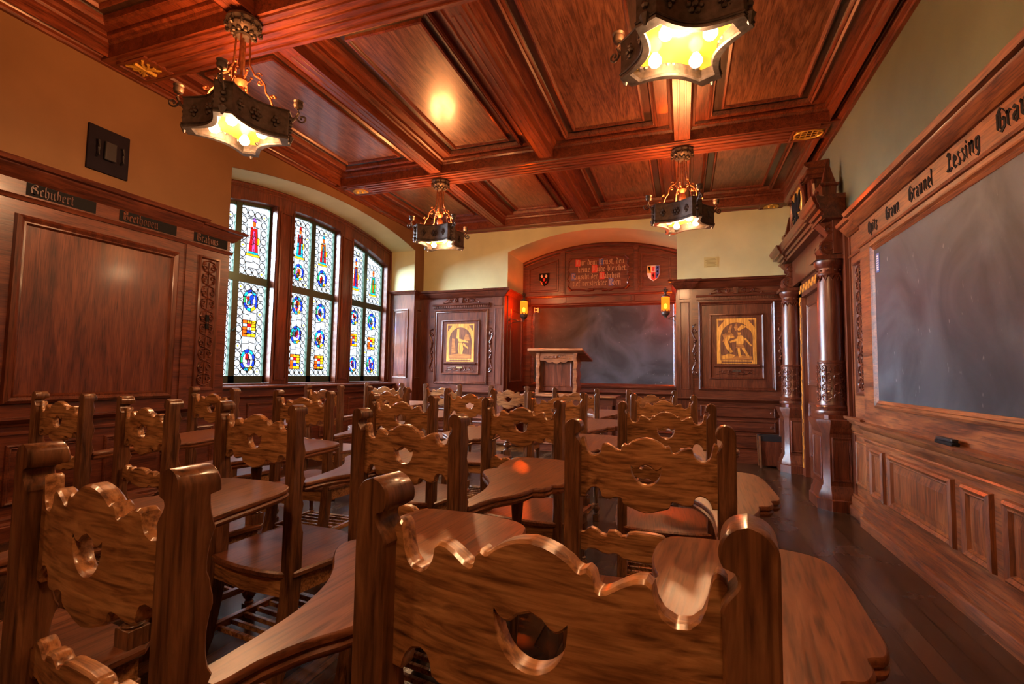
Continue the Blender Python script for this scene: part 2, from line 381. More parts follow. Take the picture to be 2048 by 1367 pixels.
# ------------------------------------------------------------------ carving helpers
def spiral(cx, cy, r0, a0, turns, sgn=1, n=16):
    return [(cx+r0*(1-.82*i/n)*cos(a0+sgn*turns*2*pi*i/n), cy+r0*(1-.82*i/n)*sin(a0+sgn*turns*2*pi*i/n)) for i in range(n+1)]
def scrollwork(mb, T, r, unit, th=.008, n=6):
    """mirrored leafy C scrolls filling a tall strip"""
    u0, u1, v0, v1 = r; c = (u0+u1)/2; w = (u1-u0)/2; k = max(1, round((v1-v0)/unit)); uh = (v1-v0)/k
    for i in range(k):
        z = v0+uh*(i+.5)
        for s in (-1, 1):
            for t in (-1, 1):
                sp = spiral(c+s*w*.48, z+t*uh*.22, w*.40, pi/2*t if s > 0 else pi-pi/2*t, 1.15, -s*t)
                mb.tube([T(a, b, th*.6) for a, b in sp], [th*(1-.5*j/len(sp)) for j in range(len(sp))], n)
                cv = [(c+s*w*.05, z), (c+s*w*.30, z+t*uh*.04), (c+s*w*.70, z+t*uh*.08), (c+s*w*.86, z+t*uh*.24), (c+s*w*.66, z+t*uh*.42), (c+s*w*.2, z+t*uh*.47), (c, z+t*uh*.5)]
                mb.tube([T(a, b, th*.5) for a, b in cv], th*.75, n)
        mb.ball(T(c, z, th*.8), th*1.9, 8)
        mb.tube([T(c, z-uh*.42, th*.6), T(c, z+uh*.42, th*.6)], th*.7, n)
def hscroll(mb, T, r, th=.008, n=6):
    """a crest carving lying along a rail, mirrored about its centre"""
    u0, u1, v0, v1 = r; c = (u0+u1)/2; w = (u1-u0)/2; z = (v0+v1)/2; h = (v1-v0)/2
    for s in (-1, 1):
        sp = spiral(c+s*w*.28, z+h*.1, h*.8, -pi/2, 1.1, s); mb.tube([T(a, b, th*.7) for a, b in sp], th, n)
        sp = spiral(c+s*w*.62, z-h*.1, h*.6, pi/2, 1.1, -s); mb.tube([T(a, b, th*.7) for a, b in sp], th*.9, n)
        mb.tube([T(c+s*w*a, z+h*b, th*.5) for a, b in ((.05, -.6), (.2, -.75), (.45, -.7), (.62, -.2), (.8, -.6), (1.0, -.8))], [th, th, th*.9, th*.8, th*.7, th*.4], n)
        mb.tube([T(c+s*w*a, z+h*b, th*.5) for a, b in ((.3, .9), (.5, .5), (.7, .7), (.9, .1))], [th, th*.9, th*.7, th*.4], n)
        mb.ball(T(c+s*w*.97, z-h*.75, th), th*1.3, 8)
    mb.prism([(c-w*.07, z-h*.9), (c+w*.07, z-h*.9), (c+w*.10, z+h), (c-w*.10, z+h)], T, 0, th*2.2)
def vscroll(mb, T, u, v0, v1, w, s, th=.008, n=6):
    """carved side volute running down a door frame"""
    H = v1-v0
    pts = [(0, 0), (.6, .03), (.9, .10), (.5, .20), (.15, .30), (.5, .40), (.7, .50), (.3, .60), (.1, .68), (.6, .76), (1.0, .86), (.8, .97), (.1, 1.0)]
    mb.tube([T(u+s*w*a, v0+H*b, th*.7) for a, b in pts], th, n)
    for (a, b, r) in ((.5, .06, .5), (.5, .47, .45), (.55, .88, .6)):
        sp = spiral(u+s*w*a, v0+H*b, w*r, 0, 1.2, s); mb.tube([T(x, y, th*.7) for x, y in sp], th*.8, n)
    mb.ball(T(u+s*w*.4, v0+H*.33, th), th*1.5, 8); mb.ball(T(u+s*w*.4, v0+H*.66, th), th*1.5, 8)
CORN = [(0, -.118), (.014, -.116), (.030, -.10), (.036, -.095), (.05, -.07), (.075, -.05), (.08, -.035), (.105, -.028), (.115, -.008), (.12, 0), (0, 0)]
def cornice(mb, T, u0, u1, z, scale=1.0, base=0.0, e0=0, e1=0):
    prof = [(a*scale, b*scale) for a, b in CORN]
    L = []
    for u, e in ((u0, -e0), (u1, e1)):
        L.append([T(u+e*a, z+b, base+a) for a, b in prof])
    mb.loops(L)
def rail(mb, T, u0, u1, z, prof, base=0.0):
    mb.loops([[T(u, z+b, base+a) for a, b in prof] for u in (u0, u1)])
RAIL = [(0, -.05), (.012, -.05), (.015, -.035), (.03, -.03), (.045, -.012), (.055, -.008), (.055, .004), (0, .004)]
BASE = [(0, 0), (.05, 0), (.05, .10), (.042, .108), (.042, .115), (.025, .13), (.025, .15), (.012, .165), (0, .17)]
BOLE = [(0, 0), (.004, .016), (.016, .024), (.03, .014), (.036, .016), (.044, .002)]
def panel(mb, T, r, base=0.0, raised=True, k=1.0, capmat=None):
    st = [(a*k, base+h*k) for a, h in BOLE]
    if raised: st += [(.05*k, base+.002*k), (.085*k, base+.011*k)]
    mb.nest(T, r, st, cap=True, capmat=capmat)

# ------------------------------------------------------------------ broken letter writing
def M_(x, top=1.0): return [(x-.13, top-.14), (x, top), (x, .14), (x+.13, 0)]
def stem(x, t): return [(x-.06, t-.08), (x, t), (x, .14), (x+.13, 0)]
G = {
 'i': ([M_(.13), [(.08, 1.22), (.16, 1.32)]], .45), 'n': ([M_(.13), [(.13, .85), (.42, 1.0)], M_(.50)], .82), 'u': ([M_(.13), M_(.50), [(.2, .03), (.5, .22)]], .82),
 'm': ([M_(.13), [(.13, .85), (.42, 1.0)], M_(.50), [(.5, .85), (.79, 1.0)], M_(.87)], 1.2), 'r': ([M_(.13), [(.13, .85), (.36, 1.0), (.48, .86)]], .58),
 'e': ([[(.42, .62), (.42, .84), (.26, 1.0), (.10, .86), (.10, .16), (.26, 0), (.46, .12)], [(.10, .46), (.42, .62)]], .60),
 'c': ([[(.42, .82), (.26, 1.0), (.10, .86), (.10, .16), (.26, 0), (.46, .14)]], .56), 'o': ([[(.10, .84), (.10, .14), (.26, 0), (.46, .14), (.46, .84), (.28, 1.0), (.10, .84)]], .66),
 'a': ([[(.08, .86), (.26, 1.0), (.44, .86), (.44, .14), (.56, 0)], [(.44, .56), (.24, .54), (.08, .40), (.10, .12), (.24, 0), (.44, .16)]], .72),
 'd': ([[(.14, 1.42), (.46, .98), (.46, .14), (.28, 0), (.10, .14), (.10, .82), (.30, .98)]], .68), 'b': ([stem(.12, 1.5), [(.12, .86), (.30, 1.0), (.48, .84), (.48, .14), (.28, 0), (.12, .12)]], .68),
 'h': ([stem(.12, 1.5), [(.12, .85), (.34, 1.0), (.50, .84), (.50, .1), (.34, -.25)]], .72), 'k': ([stem(.12, 1.5), [(.12, .6), (.40, .95), (.34, .6), (.14, .5), (.48, 0)]], .66),
 'l': ([stem(.13, 1.5)], .42), 't': ([stem(.16, 1.25), [(-.02, .95), (.36, .95)]], .46), 's': ([[(.42, .86), (.26, 1.0), (.10, .82), (.42, .40), (.42, .16), (.24, 0), (.06, .14)]], .58),
 'f': ([[(.16, -.3), (.16, 1.3), (.30, 1.5), (.44, 1.36)], [(0, .95), (.36, .95)]], .5), 'v': ([M_(.13), [(.20, .04), (.46, .20), (.48, .84), (.32, 1.0)]], .68),
 'w': ([M_(.13), M_(.46), [(.2, .03), (.46, .2)], [(.54, .04), (.78, .20), (.80, .84), (.66, 1.0)]], .98), 'g': ([[(.46, .9), (.26, 1.0), (.10, .84), (.10, .2), (.26, .06), (.46, .2)], [(.46, 1.0), (.46, -.1), (.26, -.35), (.06, -.22)]], .68),
 'p': ([[(.13, 1.0), (.13, -.4)], [(.13, .86), (.32, 1.0), (.48, .84), (.48, .14), (.28, 0), (.13, .12)]], .66), 'z': ([[(.05, .95), (.42, .95), (.10, .5), (.42, .35), (.26, -.2)]], .56),
 ',': ([[(.08, .12), (.02, -.16)]], .28), ' ': ([], .5),
 'S': ([[(.80, 1.25), (.55, 1.5), (.15, 1.30), (.15, 1.0), (.75, .62), (.80, .25), (.50, 0), (.10, .18)], [(.15, 1.3), (.0, .8), (.1, .2), (.5, 0)], [(.45, 1.1), (.6, .95)]], 1.05),
 'B': ([[(.15, 1.4), (.15, .1)], [(.0, 1.2), (.3, 1.5), (.7, 1.45), (.7, 1.0), (.3, .8), (.75, .7), (.8, .15), (.4, 0), (.1, .15)], [(.4, 1.3), (.4, .2)]], 1.02),
 'G': ([[(.75, 1.3), (.45, 1.5), (.1, 1.2), (.1, .25), (.45, 0), (.8, .25), (.8, .8), (.5, .75)], [(.35, 1.3), (.35, .25)], [(.6, 1.4), (.85, 1.1)]], 1.0),
 'L': ([[(.1, 1.3), (.35, 1.5), (.35, .3), (.05, .1), (.5, 0), (.8, .2)], [(.55, 1.4), (.55, .9)]], .95), 'H': ([[(.0, 1.2), (.25, 1.5), (.25, .1)], [(.25, .9), (.6, 1.05), (.75, .8), (.75, .2), (.5, -.2)], [(.25, 1.5), (.6, 1.3)]], .95),
 'N': ([[(.0, 1.3), (.2, 1.5), (.2, .1)], [(.2, 1.2), (.6, 1.45), (.75, 1.2), (.75, .15), (.9, 0)], [(.45, 1.2), (.45, .3)]], 1.05), 'E': ([[(.75, 1.35), (.4, 1.5), (.1, 1.2), (.1, .25), (.45, 0), (.8, .2)], [(.1, .8), (.65, .85)], [(.4, 1.4), (.4, .1)]], .95),
 'M': ([[(.0, 1.3), (.2, 1.5), (.2, .1)], [(.2, 1.2), (.5, 1.45), (.55, .3)], [(.55, 1.2), (.9, 1.45), (.95, .15), (1.1, 0)]], 1.2), 'R': ([[(.15, 1.5), (.15, .1)], [(.0, 1.3), (.6, 1.5), (.75, 1.1), (.3, .8), (.8, 0)], [(.4, 1.3), (.4, .6)]], .98),
 'W': ([[(.0, 1.3), (.2, 1.5), (.2, .1), (.5, .2)], [(.5, 1.4), (.5, .15), (.8, 0), (1.0, .3), (1.0, 1.1), (.8, 1.4)]], 1.2), 'O': ([[(.1, 1.2), (.1, .25), (.45, 0), (.8, .25), (.8, 1.2), (.45, 1.5), (.1, 1.2)], [(.4, 1.4), (.4, .2)]], 1.0),
}
def textw(s, size): return sum(G[c][1] for c in s)*size
def write(mb, T, s, u, v, size, h=.003, dirn=1, nib=.15):
    nx, ny = nib*cos(.7)*size, nib*sin(.7)*size
    for c in s:
        st, w = G[c]
        for pl in st:
            for (a, b), (c2, d) in zip(pl[:-1], pl[1:]):
                q = [(u+dirn*a*size, v+b*size), (u+dirn*c2*size, v+d*size)]
                P4 = [(q[0][0]-nx/2, q[0][1]-ny/2), (q[1][0]-nx/2, q[1][1]-ny/2), (q[1][0]+nx/2, q[1][1]+ny/2), (q[0][0]+nx/2, q[0][1]+ny/2)]
                mb.prism(P4, T, 0, h)
        u += dirn*w*size
    return u

# ------------------------------------------------------------------ stained glass windows
XG = -5.27
def arcO(y): return arc_z(y, 5.85, 3.50, .085)
OPEN = [(4.08, 5.08, ((4.15, 4.52), (4.62, 5.04))), (5.39, 6.37, ((5.45, 5.83), (5.93, 6.33))), (6.70, 7.70, ((6.76, 7.13), (7.23, 7.66)))]
ZT0, ZT1, ZS = 2.35, 2.45, 1.17
# timber front of the window: board with three openings
m = MB(); T = TL(XW)
segs = []; cur = 3.93
for (a, b, _) in OPEN: segs += [(cur, a, False), (a, b, True)]; cur = b
segs.append((cur, 7.82, False))
for (a, b, op) in segs:
    k = 12 if op else 4
    for i in range(k):
        y0 = a+(b-a)*i/k; y1 = a+(b-a)*(i+1)/k
        lo0, lo1 = (arcO(y0), arcO(y1)) if op else (1.05, 1.05)
        m.prism([(y0, lo0), (y1, lo1), (y1, arcL(y1)-.004), (y0, arcL(y0)-.004)], T, -.04, 0)
    if op:   # reveals back to the glass, and a small rounded edge
        for yy in (a, b): m.box(XG-.01, XW, yy-.006, yy+.006, 1.07, arcO(yy))
        for i in range(k):
            y0 = a+(b-a)*i/k; y1 = a+(b-a)*(i+1)/k
            m.add([(XW, y0, arcO(y0)), (XW, y1, arcO(y1)), (XG-.01, y1, arcO(y1)-.02), (XG-.01, y0, arcO(y0)-.02)], [(0, 1, 2, 3)])
        m.box(XG-.02, XW, a, b, 1.05, 1.075)
for (a, b) in ((5.08, 5.39), (6.37, 6.70)):
    m.nest(T, (a+.05, b-.05, 1.12, 3.40), [(0, 0), (.003, .014), (.02, .02), (.026, .004)])
    m.tube([T(a+.015, 1.08, .006), T(a+.015, 3.44, .006)], .012, 6); m.tube([T(b-.015, 1.08, .006), T(b-.015, 3.44, .006)], .012, 6)
for off, r in ((.02, .016), (.075, .010)):
    ys_ = [3.95+3.85*i/40 for i in range(41)]
    m.tube([T(y, arcL(y)-off, .008) for y in ys_], r, 6)
m.tube([T(7.79, 1.1, .01), T(7.79, 3.45, .01)], .018, 6)
struct(m.obj('trim_2', WPz), 'timber frame and mullions of the arched window')

def circle(cx, cy, r, n=14): return [(cx+r*cos(2*pi*i/n), cy+r*sin(2*pi*i/n)) for i in range(n)]
def ring(mb, T, cx, cy, r, w, h=.004, n=16):
    A = circle(cx, cy, r, n); B = circle(cx, cy, r-w, n)
    mb.loops([[T(*p, 0) for p in A], [T(*p, h) for p in A], [T(*p, h) for p in B], [T(*p, 0) for p in B]], False, False)
def line(mb, T, p, q, w=.009, h=.004):
    p = Vector(p); q = Vector(q); d = (q-p)
    if d.length < 1e-6: return
    d.normalize(); nrm = Vector((-d.y, d.x))*w/2
    mb.prism([tuple(p-nrm), tuple(q-nrm), tuple(q+nrm), tuple(p+nrm)], T, 0, h)
def col(mb, k, poly, T, h): mb.k = k; mb.prism(poly, T, 0, h); 
def medallion(cm, lm, T, cx, cy, rx, ry, rng):
    n = 9
    pal = rng.sample([0, 1, 2, 3, 4, 5, 1, 2, 0], 5)
    for i in range(n):
        a0, a1 = 2*pi*i/n, 2*pi*(i+1)/n
        q = [(cx+rx*k*cos(a), cy+ry*k*sin(a)) for k, a in ((.72, a0), (1, a0), (1, (a0+a1)/2), (1, a1), (.72, a1))]
        col(cm, [1, 2, 1, 2, 5, 1, 2, 3, 1][i], q, T, .003)
        line(lm, T, q[0], q[1]); line(lm, T, q[1], q[2]); line(lm, T, q[2], q[3]); line(lm, T, q[4], q[0])
    for i in range(6):
        a = rng.uniform(0, 2*pi); d = rng.uniform(.1, .42)
        px, py = cx+rx*d*cos(a), cy+ry*d*sin(a); s = rng.uniform(.22, .36)
        tri = [(px+rx*s*cos(a+t), py+ry*s*1.2*sin(a+t)) for t in (0, 1.9, 3.4, 4.9)]
        col(cm, rng.choice([0, 0, 3, 4, 1, 2, 6]), tri, T, .0034+.0002*i)
        for p, q in zip(tri, tri[1:]+tri[:1]): line(lm, T, p, q, .006, .006)
def figure(cm, lm, T, cx, z0, H, W_, rng, pal):
    """a plain robed standing figure of coloured quarries on a pedestal"""
    S = lambda pts: [(cx+W_*a, z0+H*b) for a, b in pts]
    P_ = [(pal[0], [(-.5, .12), (.5, .12), (.38, .5), (.30, .72), (-.30, .72), (-.38, .5)]), (pal[1], [(-.16, .12), (.18, .12), (.16, .66), (-.12, .66)]),
          (pal[2], [(-.42, .50), (-.2, .48), (-.1, .74), (-.34, .76)]), (pal[2], [(.42, .50), (.2, .48), (.1, .74), (.34, .76)]), (3, [(.34, .30), (.6, .36), (.62, .50), (.40, .52)]),
          (4, [(-.14, .78), (.14, .78), (.16, .88), (0, .93), (-.16, .88)]), (pal[1], [(-.22, .90), (.22, .90), (.10, 1.0), (-.10, 1.0)]), (2, [(-.6, .06), (.6, .06), (.45, .12), (-.45, .12)]), (3, [(-.75, .0), (.75, .0), (.7, .06), (-.7, .06)])]
    for i, (k, q) in enumerate(P_):
        q = S(q); col(cm, k, q, T, .003+.0003*i)
        for p, r in zip(q, q[1:]+q[:1]): line(lm, T, p, r, .005, .0075)
def stripes(cm, lm, T, cx, z0, H, W_, rng):
    n = 5
    for i in range(n):
        a, b = z0+H*i/n, z0+H*(i+1)/n
        for j in range(3):
            x0, x1 = cx-W_/2+W_*j/3, cx-W_/2+W_*(j+1)/3
            if (i+j) % 4 != 3: col(cm, [3, 0, 4, 1, 3, 2][(i*2+j*j) % 6] if i % 2 else [4, 3, 3][j], [(x0, a), (x1, a), (x1, b), (x0, b)], T, .003)
            line(lm, T, (x1, a), (x1, b))
        line(lm, T, (cx-W_/2, a), (cx+W_/2, a))
    line(lm, T, (cx-W_/2, z0+H), (cx+W_/2, z0+H)); line(lm, T, (cx-W_/2, z0), (cx-W_/2, z0+H))
LAY = {  # contents of each light: (lower items, upper items)
 0: [('M', .80), ('S', .46), ('M', .17)], 1: [('M', .82), ('S', .50), ('M', .17)], 2: [('M', .86), ('M', .50), ('S', .16)], 3: [('M', .82), ('M', .48), ('S', .16)], 4: [('M', .84), ('S', .50), ('M', .16)], 5: [('M', .82), ('S', .48), ('M', .17)]}
PAL = [(0, 3, 2), (0, 6, 0), (2, 0, 0), (0, 2, 3), (0, 1, 3), (5, 4, 2)]
lid = 0
for wi, (oa, ob, lights) in enumerate(OPEN):
    Wn = empty('window_%d' % (wi+1)); struct(Wn, 'stained glass window with leaded roundels and coloured medallions')
    T = TL(XG)
    bar = MB()
    cxm = (lights[0][1]+lights[1][0])/2
    def topz(y): return arcO(y)-.05
    def vbar(a, b):
        bar.loops([[T(a, 1.08, 0), T(b, 1.08, 0), T(b, topz(b)+.06, 0), T(a, topz(a)+.06, 0)], [T(a+.006, 1.08, .035), T(b-.006, 1.08, .035), T(b-.006, topz(b)+.06, .035), T(a+.006, topz(a)+.06, .035)]], False)
    vbar(oa, lights[0][0]); vbar(lights[0][1], lights[1][0]); vbar(lights[1][1], ob)
    bar.box(XG, XG+.035, oa, ob, 1.08, ZS); bar.box(XG, XG+.04, oa, ob, ZT0, ZT1)
    for (a, b) in lights:
        bar.prism([(a, topz(a)), (b, topz(b)), (b, topz(b)+.1), (a, topz(a)+.1)], T, 0, .035)
    bar.tube([T(cxm-.03, 1.72, .05), T(cxm, 1.76, .07), T(cxm+.03, 1.72, .05)], .008, 6)
    bar.obj('window_bars', BAR, Wn)
    for (a, b) in lights:
        rng = random.Random(100+lid)
        gl = MB(); gl.prism([(a, ZS), (b, ZS), (b, ZT0), (a, ZT0)], T, -.01, 0)
        gl.prism([(a, ZT1), (b, ZT1), (b, topz(b)), (a, topz(a))], T, -.01, 0)
        g = gl.obj('window_pane', GW, Wn, smooth=0)
        lm, cm = MB(), MB(); Tg = TL(XG+.0005)
        w = b-a; nc = 4; d = w/nc; r = d*.46
        c = (a+b)/2
        for (z0, z1) in ((ZS, ZT0), (ZT1, min(topz(a), topz(b)))):
            nr = int((z1-z0)/(d*1.0)); dz = (z1-z0)/nr
            for i in range(nr):
                for j in range(nc):
                    if 0 < i < nr-1 and 0 < j < nc-1: continue
                    px, pz = a+d*(j+.5), z0+dz*(i+.5)
                    ring(lm, Tg, px, pz, r, .011)
                    if (i+j) % 7 == 3: col(cm, 3, circle(px, pz, r*.28, 8), Tg, .002)
            for i in range(1, nr):   # joints between the roundels
                zz = z0+dz*i
                for s in (0, 3):
                    x0 = a+d*s; line(lm, Tg, (x0+.004, zz), (x0+d*.5, zz+.0), .004)
                    line(lm, Tg, (x0+d*.5, zz), (x0+d-.004, zz), .004)
                    line(lm, Tg, (x0+d*.36, zz-.012), (x0+d*.64, zz+.012), .004)
            for s in (1, 3): line(lm, Tg, (a+d*s, z0+dz), (a+d*s, z1-dz))
            for j in range(1, nc): line(lm, Tg, (a+d*j, z0), (a+d*j, z0+dz)); line(lm, Tg, (a+d*j, z1-dz), (a+d*j, z1))
            line(lm, Tg, (a+d, z0+dz), (b-d, z0+dz)); line(lm, Tg, (a+d, z1-dz), (b-d, z1-dz))
            zz = z0+dz*1.6
            while zz < z1-dz*1.2:
                line(lm, Tg, (a+d, zz), (c-.01*rng.random(), zz+.02*rng.uniform(-1, 1))); line(lm, Tg, (c, zz+.03), (b-d, zz+.04*rng.uniform(0, 1))); line(lm, Tg, (c, zz), (c+.01, zz+dz*.7))
                zz += dz*rng.uniform(.8, 1.3)
        for kind, t in LAY[lid]:
            zc = ZS+t*(ZT0-ZS)
            if kind == 'M': medallion(cm, lm, Tg, c, zc, d*1.08, d*1.35, rng)
            else: stripes(cm, lm, Tg, c, zc-.09, .21, d*1.9, rng)
        H = min(topz(a), topz(b))-ZT1
        if lid in (0, 1): figure(cm, lm, Tg, c, ZT1+H*.30, H*.58, d*1.4, rng, PAL[lid])
        elif lid in (2, 3): figure(cm, lm, Tg, c, ZT1+H*.42, H*.48, d*1.4, rng, PAL[lid]); medallion(cm, lm, Tg, c, ZT1+H*.22, d*1.0, d*1.3, rng)
        else: figure(cm, lm, Tg, c, ZT1+H*.20, H*.64, d*1.4, rng, PAL[lid])
        cm.obj('coloured_glass', GC, g, smooth=0); lm.obj('leading', LEAD, g, smooth=0)
        lid += 1
# sill with a warm air grille, and the panelled wall below it
m = MB(); m.box(XW-.02, -4.98, 3.93, 7.82, 1.02, 1.055); m.tube([(-4.98, 3.93, 1.037), (-4.98, 7.82, 1.037)], .018, 8)
m.k = 1
for i in range(86): m.box(-5.10, -5.02, 4.0+i*.0435, 4.028+i*.0435, 1.055, 1.059)
struct(m.obj('trim_3', [WPy, IRON]), 'window sill with a black slotted grille')
m = MB(); T = TL(-5.04); m.box(XW, -5.04, 3.93, 7.82, 0, 1.02)
rail(m, T, 3.93, 7.82, .93, RAIL)
for i in range(6): panel(m, T, (4.0+i*.64, 4.50+i*.64, .28, .84), k=.8)
rail(m, T, 3.93, 7.82, 0, BASE)
struct(m.obj('trim_4', WPy), 'reddish panelled dado below the window')
# panelled reveal at the far end of the window and the dark corner beyond it
m = MB(); T = TB(RY1)
m.box(XW, XL, RY1-.02, RY1, 0, 2.70)
cornice(m, T, XW, XL, 2.73, .7, .0, 0, 1); panel(m, T, (-5.05, -4.73, 1.14, 2.40), base=.02, k=.8); rail(m, T, XW, XL, .93, RAIL, .02)
T2 = TL(XL); m.box(XL, XL+.02, RY1-.02, YB, 0, 2.70); cornice(m, T2, RY1, YB, 2.73, .7, .0, 1, 0); panel(m, T2, (RY1+.06, YB-.06, 1.14, 2.40), base=.02, k=.6)
struct(m.obj('trim_5', WPz), 'panelled pier between the window and the back wall')

# ------------------------------------------------------------------ left wall panelling
LW = empty('trim_6'); struct(LW, 'tall dark panelling of the left wall')
m = MB(); T = TL(XL); b = .03
m.box(XL, XL+b, -3.2, 3.93, 0, 2.70)
cornice(m, T, -3.2, 3.60, 2.75, 1.15, b*.4, 0, 0); cornice(m, T, 3.56, 3.96, 2.73, 1.0, b*.4, 0, 1)
rail(m, T, -3.2, 3.95, 2.50, [(0, -.03), (.012, -.03), (.02, -.012), (.03, 0), (0, .01)], b)
rail(m, T, -3.2, 3.95, .87, [(a*1.1, c*1.2) for a, c in RAIL], b); rail(m, T, -3.2, 3.95, .76, [(0, -.012), (.014, -.01), (.014, .01), (0, .012)], b)
rail(m, T, -3.2, 3.93, 0, BASE, b)
for (a, c) in ((.70, 1.98), (-.75, .58)): panel(m, T, (a, c, .97, 2.37), base=b, k=1.7, raised=False)
for (a, c) in ((.75, 1.25), (1.4, 1.95), (2.18, 2.72), (2.82, 3.34), (3.58, 3.84)): panel(m, T, (a, c, .24, .68), base=b, k=.9)
m.box(XL+b, XL+b+.012, 3.44, 3.52, .93, 2.5)
m.obj('panelling', WPy, LW)
m = MB(); panel(m, T, (2.13, 3.37, .97, 2.37), base=b, k=1.7, raised=False); m.obj('large_panel', WPz, LW)
m = MB(); m.nest(T, (3.58, 3.82, 1.03, 2.40), [(0, b), (.004, b+.016), (.02, b+.02), (.03, b+.004), (.032, b+.001)]); scrollwork(m, TL(XL+b+.001), (3.615, 3.785, 1.08, 2.36), .26, .009)
m.obj('carved_strip', WPz, LW)
m = MB(); m.box(XL+b, XL+b+.02, 3.685, 3.715, 1.66, 1.80); m.obj('black_slot', INK, LW)
TLb = TL(XL+b)
for s, y0, y1 in (('Schubert', 2.20, 2.63), ('Beethoven', 2.84, 3.32), ('Brahms', 3.53, 3.88)):
    m = MB(); m.box(XL+b, XL+b+.003, y0-.015, y1+.015, 2.522, 2.617); m.k = 1
    sz = (y1-y0)/textw(s, 1.0); sz2 = min(sz, .060)
    write(m, TL(XL+b+.002), s, y0+.012, 2.536, sz2*.84, .006, 1, .2)
    m.obj('carved_name', [INK, WPy], LW)
# wall mounted service plate with two grips
V = empty('service_panel', (XL, 2.72, 2.9)); tag(V, 'square dark metal hatch with two upright handles high on the left wall', 'hatch')
def sub(mb, name, mats, root, **k):
    """object whose mesh is given in world coordinates but hung on a placed root"""
    o = mb.obj(name, mats, root, **k); o.matrix_parent_inverse = root.matrix_world.inverted() if False else Matrix.Translation(-Vector(root.location)) if abs(root.rotation_euler.z) < 1e-9 else (Matrix.Translation(root.location) @ Matrix.Rotation(root.rotation_euler.z, 4, 'Z')).inverted()
    return o
m = MB(); m.box(XL, XL+.02, 2.56, 2.88, 2.89, 3.27); sub(m, 'plate', DARKMET, V, bevel=.003)
m = MB(); m.box(XL+.02, XL+.05, 2.675, 2.765, 3.0, 3.16); sub(m, 'lock_box', BLACK, V, bevel=.008, seg=2)
for y in (2.625, 2.815):
    m = MB(); m.tube([(XL+.02, y, 3.01), (XL+.05, y, 3.02), (XL+.055, y, 3.08), (XL+.05, y, 3.14), (XL+.02, y, 3.15)], .009, 8); sub(m, 'handle', BLACK, V)

# ------------------------------------------------------------------ right wall panelling
XP = 1.47
RWL = empty('trim_7'); struct(RWL, 'warm brown worn panelling of the right wall')
m = MB(); T = TR(XP)
m.box(XP, XR, -3.2, 5.03, 0, 2.68); m.box(1.51, XR, 5.03, 5.5, 0, 2.68)
cornice(m, TR(XP), -3.2, 5.05, 2.72, 1.05, .0, 0, 0); cornice(m, TR(1.51), 5.0, 5.45, 2.72, 1.0, 0, 0, 0)
for z in (2.41,): rail(m, T, -3.2, 5.03, z, [(0, -.016), (.012, -.012), (.018, 0), (.01, .012), (0, .014)])
rail(m, TR(1.51), 5.03, 5.5, 2.41, [(0, -.016), (.012, -.012), (.018, 0), (.01, .012), (0, .014)])
m.obj('upper_panelling', WRy, RWL)
m = MB()
LEDGE = [(0, -.17), (.008, -.168), (.012, -.15), (.006, -.14), (.02, -.12), (.02, -.07), (.035, -.06), (.045, -.045), (.05, -.03), (.075, -.022), (.078, 0), (.06, .004), (.055, -.006), (.02, -.006), (0, 0)]
rail(m, T, -3.2, 5.03, .885, LEDGE); rail(m, TR(1.51), 5.03, 5.5, .90, LEDGE)
m.obj('chalk_ledge', WRy, RWL)
m = MB(); BB = [(0, .19), (.014, .185), (.018, .165), (.03, .16), (.032, .14), (.034, .085), (.05, .08), (.056, .07), (.056, 0), (0, 0)]
rail(m, T, -3.2, 5.03, 0, BB); rail(m, TR(1.51), 5.03, 5.5, 0, BB)
struct(m.obj('baseboard_right', WRy), 'stepped brown skirting along the right wall')
m = MB()
for (a, c) in ((4.60, 4.88), (3.56, 4.50), (3.18, 3.46), (2.13, 3.08), (1.75, 2.03), (.70, 1.65), (-.35, .6)): panel(m, T, (a, c, .285, .685), k=1.3)
panel(m, TR(1.51), (5.10, 5.40, .285, .685), k=.7)
m.obj('dado_panels', WRz, RWL)
m = MB(); T5 = TR(1.51); m.nest(T5, (5.06, 5.34, 1.10, 2.33), [(0, 0), (.004, .014), (.022, .018), (.032, .004), (.034, .001)]); scrollwork(m, TR(1.509), (5.10, 5.30, 1.15, 2.28), .24, .008); m.obj('carved_strip', WPz, RWL)
for s, ya, yb in (('Opitz', 4.81, 4.60), ('Graun', 4.43, 4.17), ('Graunel', 4.02, 3.67), ('Lessing', 3.50, 3.15), ('Grau', 3.01, 2.70)):
    m = MB(); sz = (ya-yb)/textw(s, 1.0); write(m, TR(XP), s, ya, 2.462, min(sz, .080), .003, -1, .26); m.obj('carved_name', INK, RWL)
CB = empty('chalkboard', (XP, 3.0, 1.08)); tag(CB, 'large dark chalkboard in a brown wooden frame on the right wall', 'chalkboard')
m = MB(); m.box(XP-.006, XP, 1.3, 4.67, 1.083, 2.29); sub(m, 'slate', SLATE, CB, smooth=0)
m = MB(); m.nest(T, (1.24, 4.735, 1.02, 2.355), [(0, 0), (.004, .02), (.02, .026), (.034, .014), (.04, .018), (.062, .006)], cap=False); sub(m, 'frame', WRy, CB)
m = MB(); m.box(XP-.009, XP-.006, 4.57, 4.63, 2.10, 2.25)
m.k = 1
for i in range(7): m.box(XP-.0095, XP-.009, 4.58, 4.62, 2.115+i*.018, 2.125+i*.018)
tag(m.obj('sticker', [STICK, WHITE]), 'small blue notice stuck to the top left corner of the right chalkboard', 'sticker')
E_ = empty('board_eraser', (1.41, 3.5, .89)); tag(E_, 'black felt eraser lying on the ledge under the right chalkboard', 'eraser')
m = MB(); m.box(1.395, 1.435, 3.40, 3.60, .887, .905); sub(m, 'felt', INK, E_, bevel=.003)
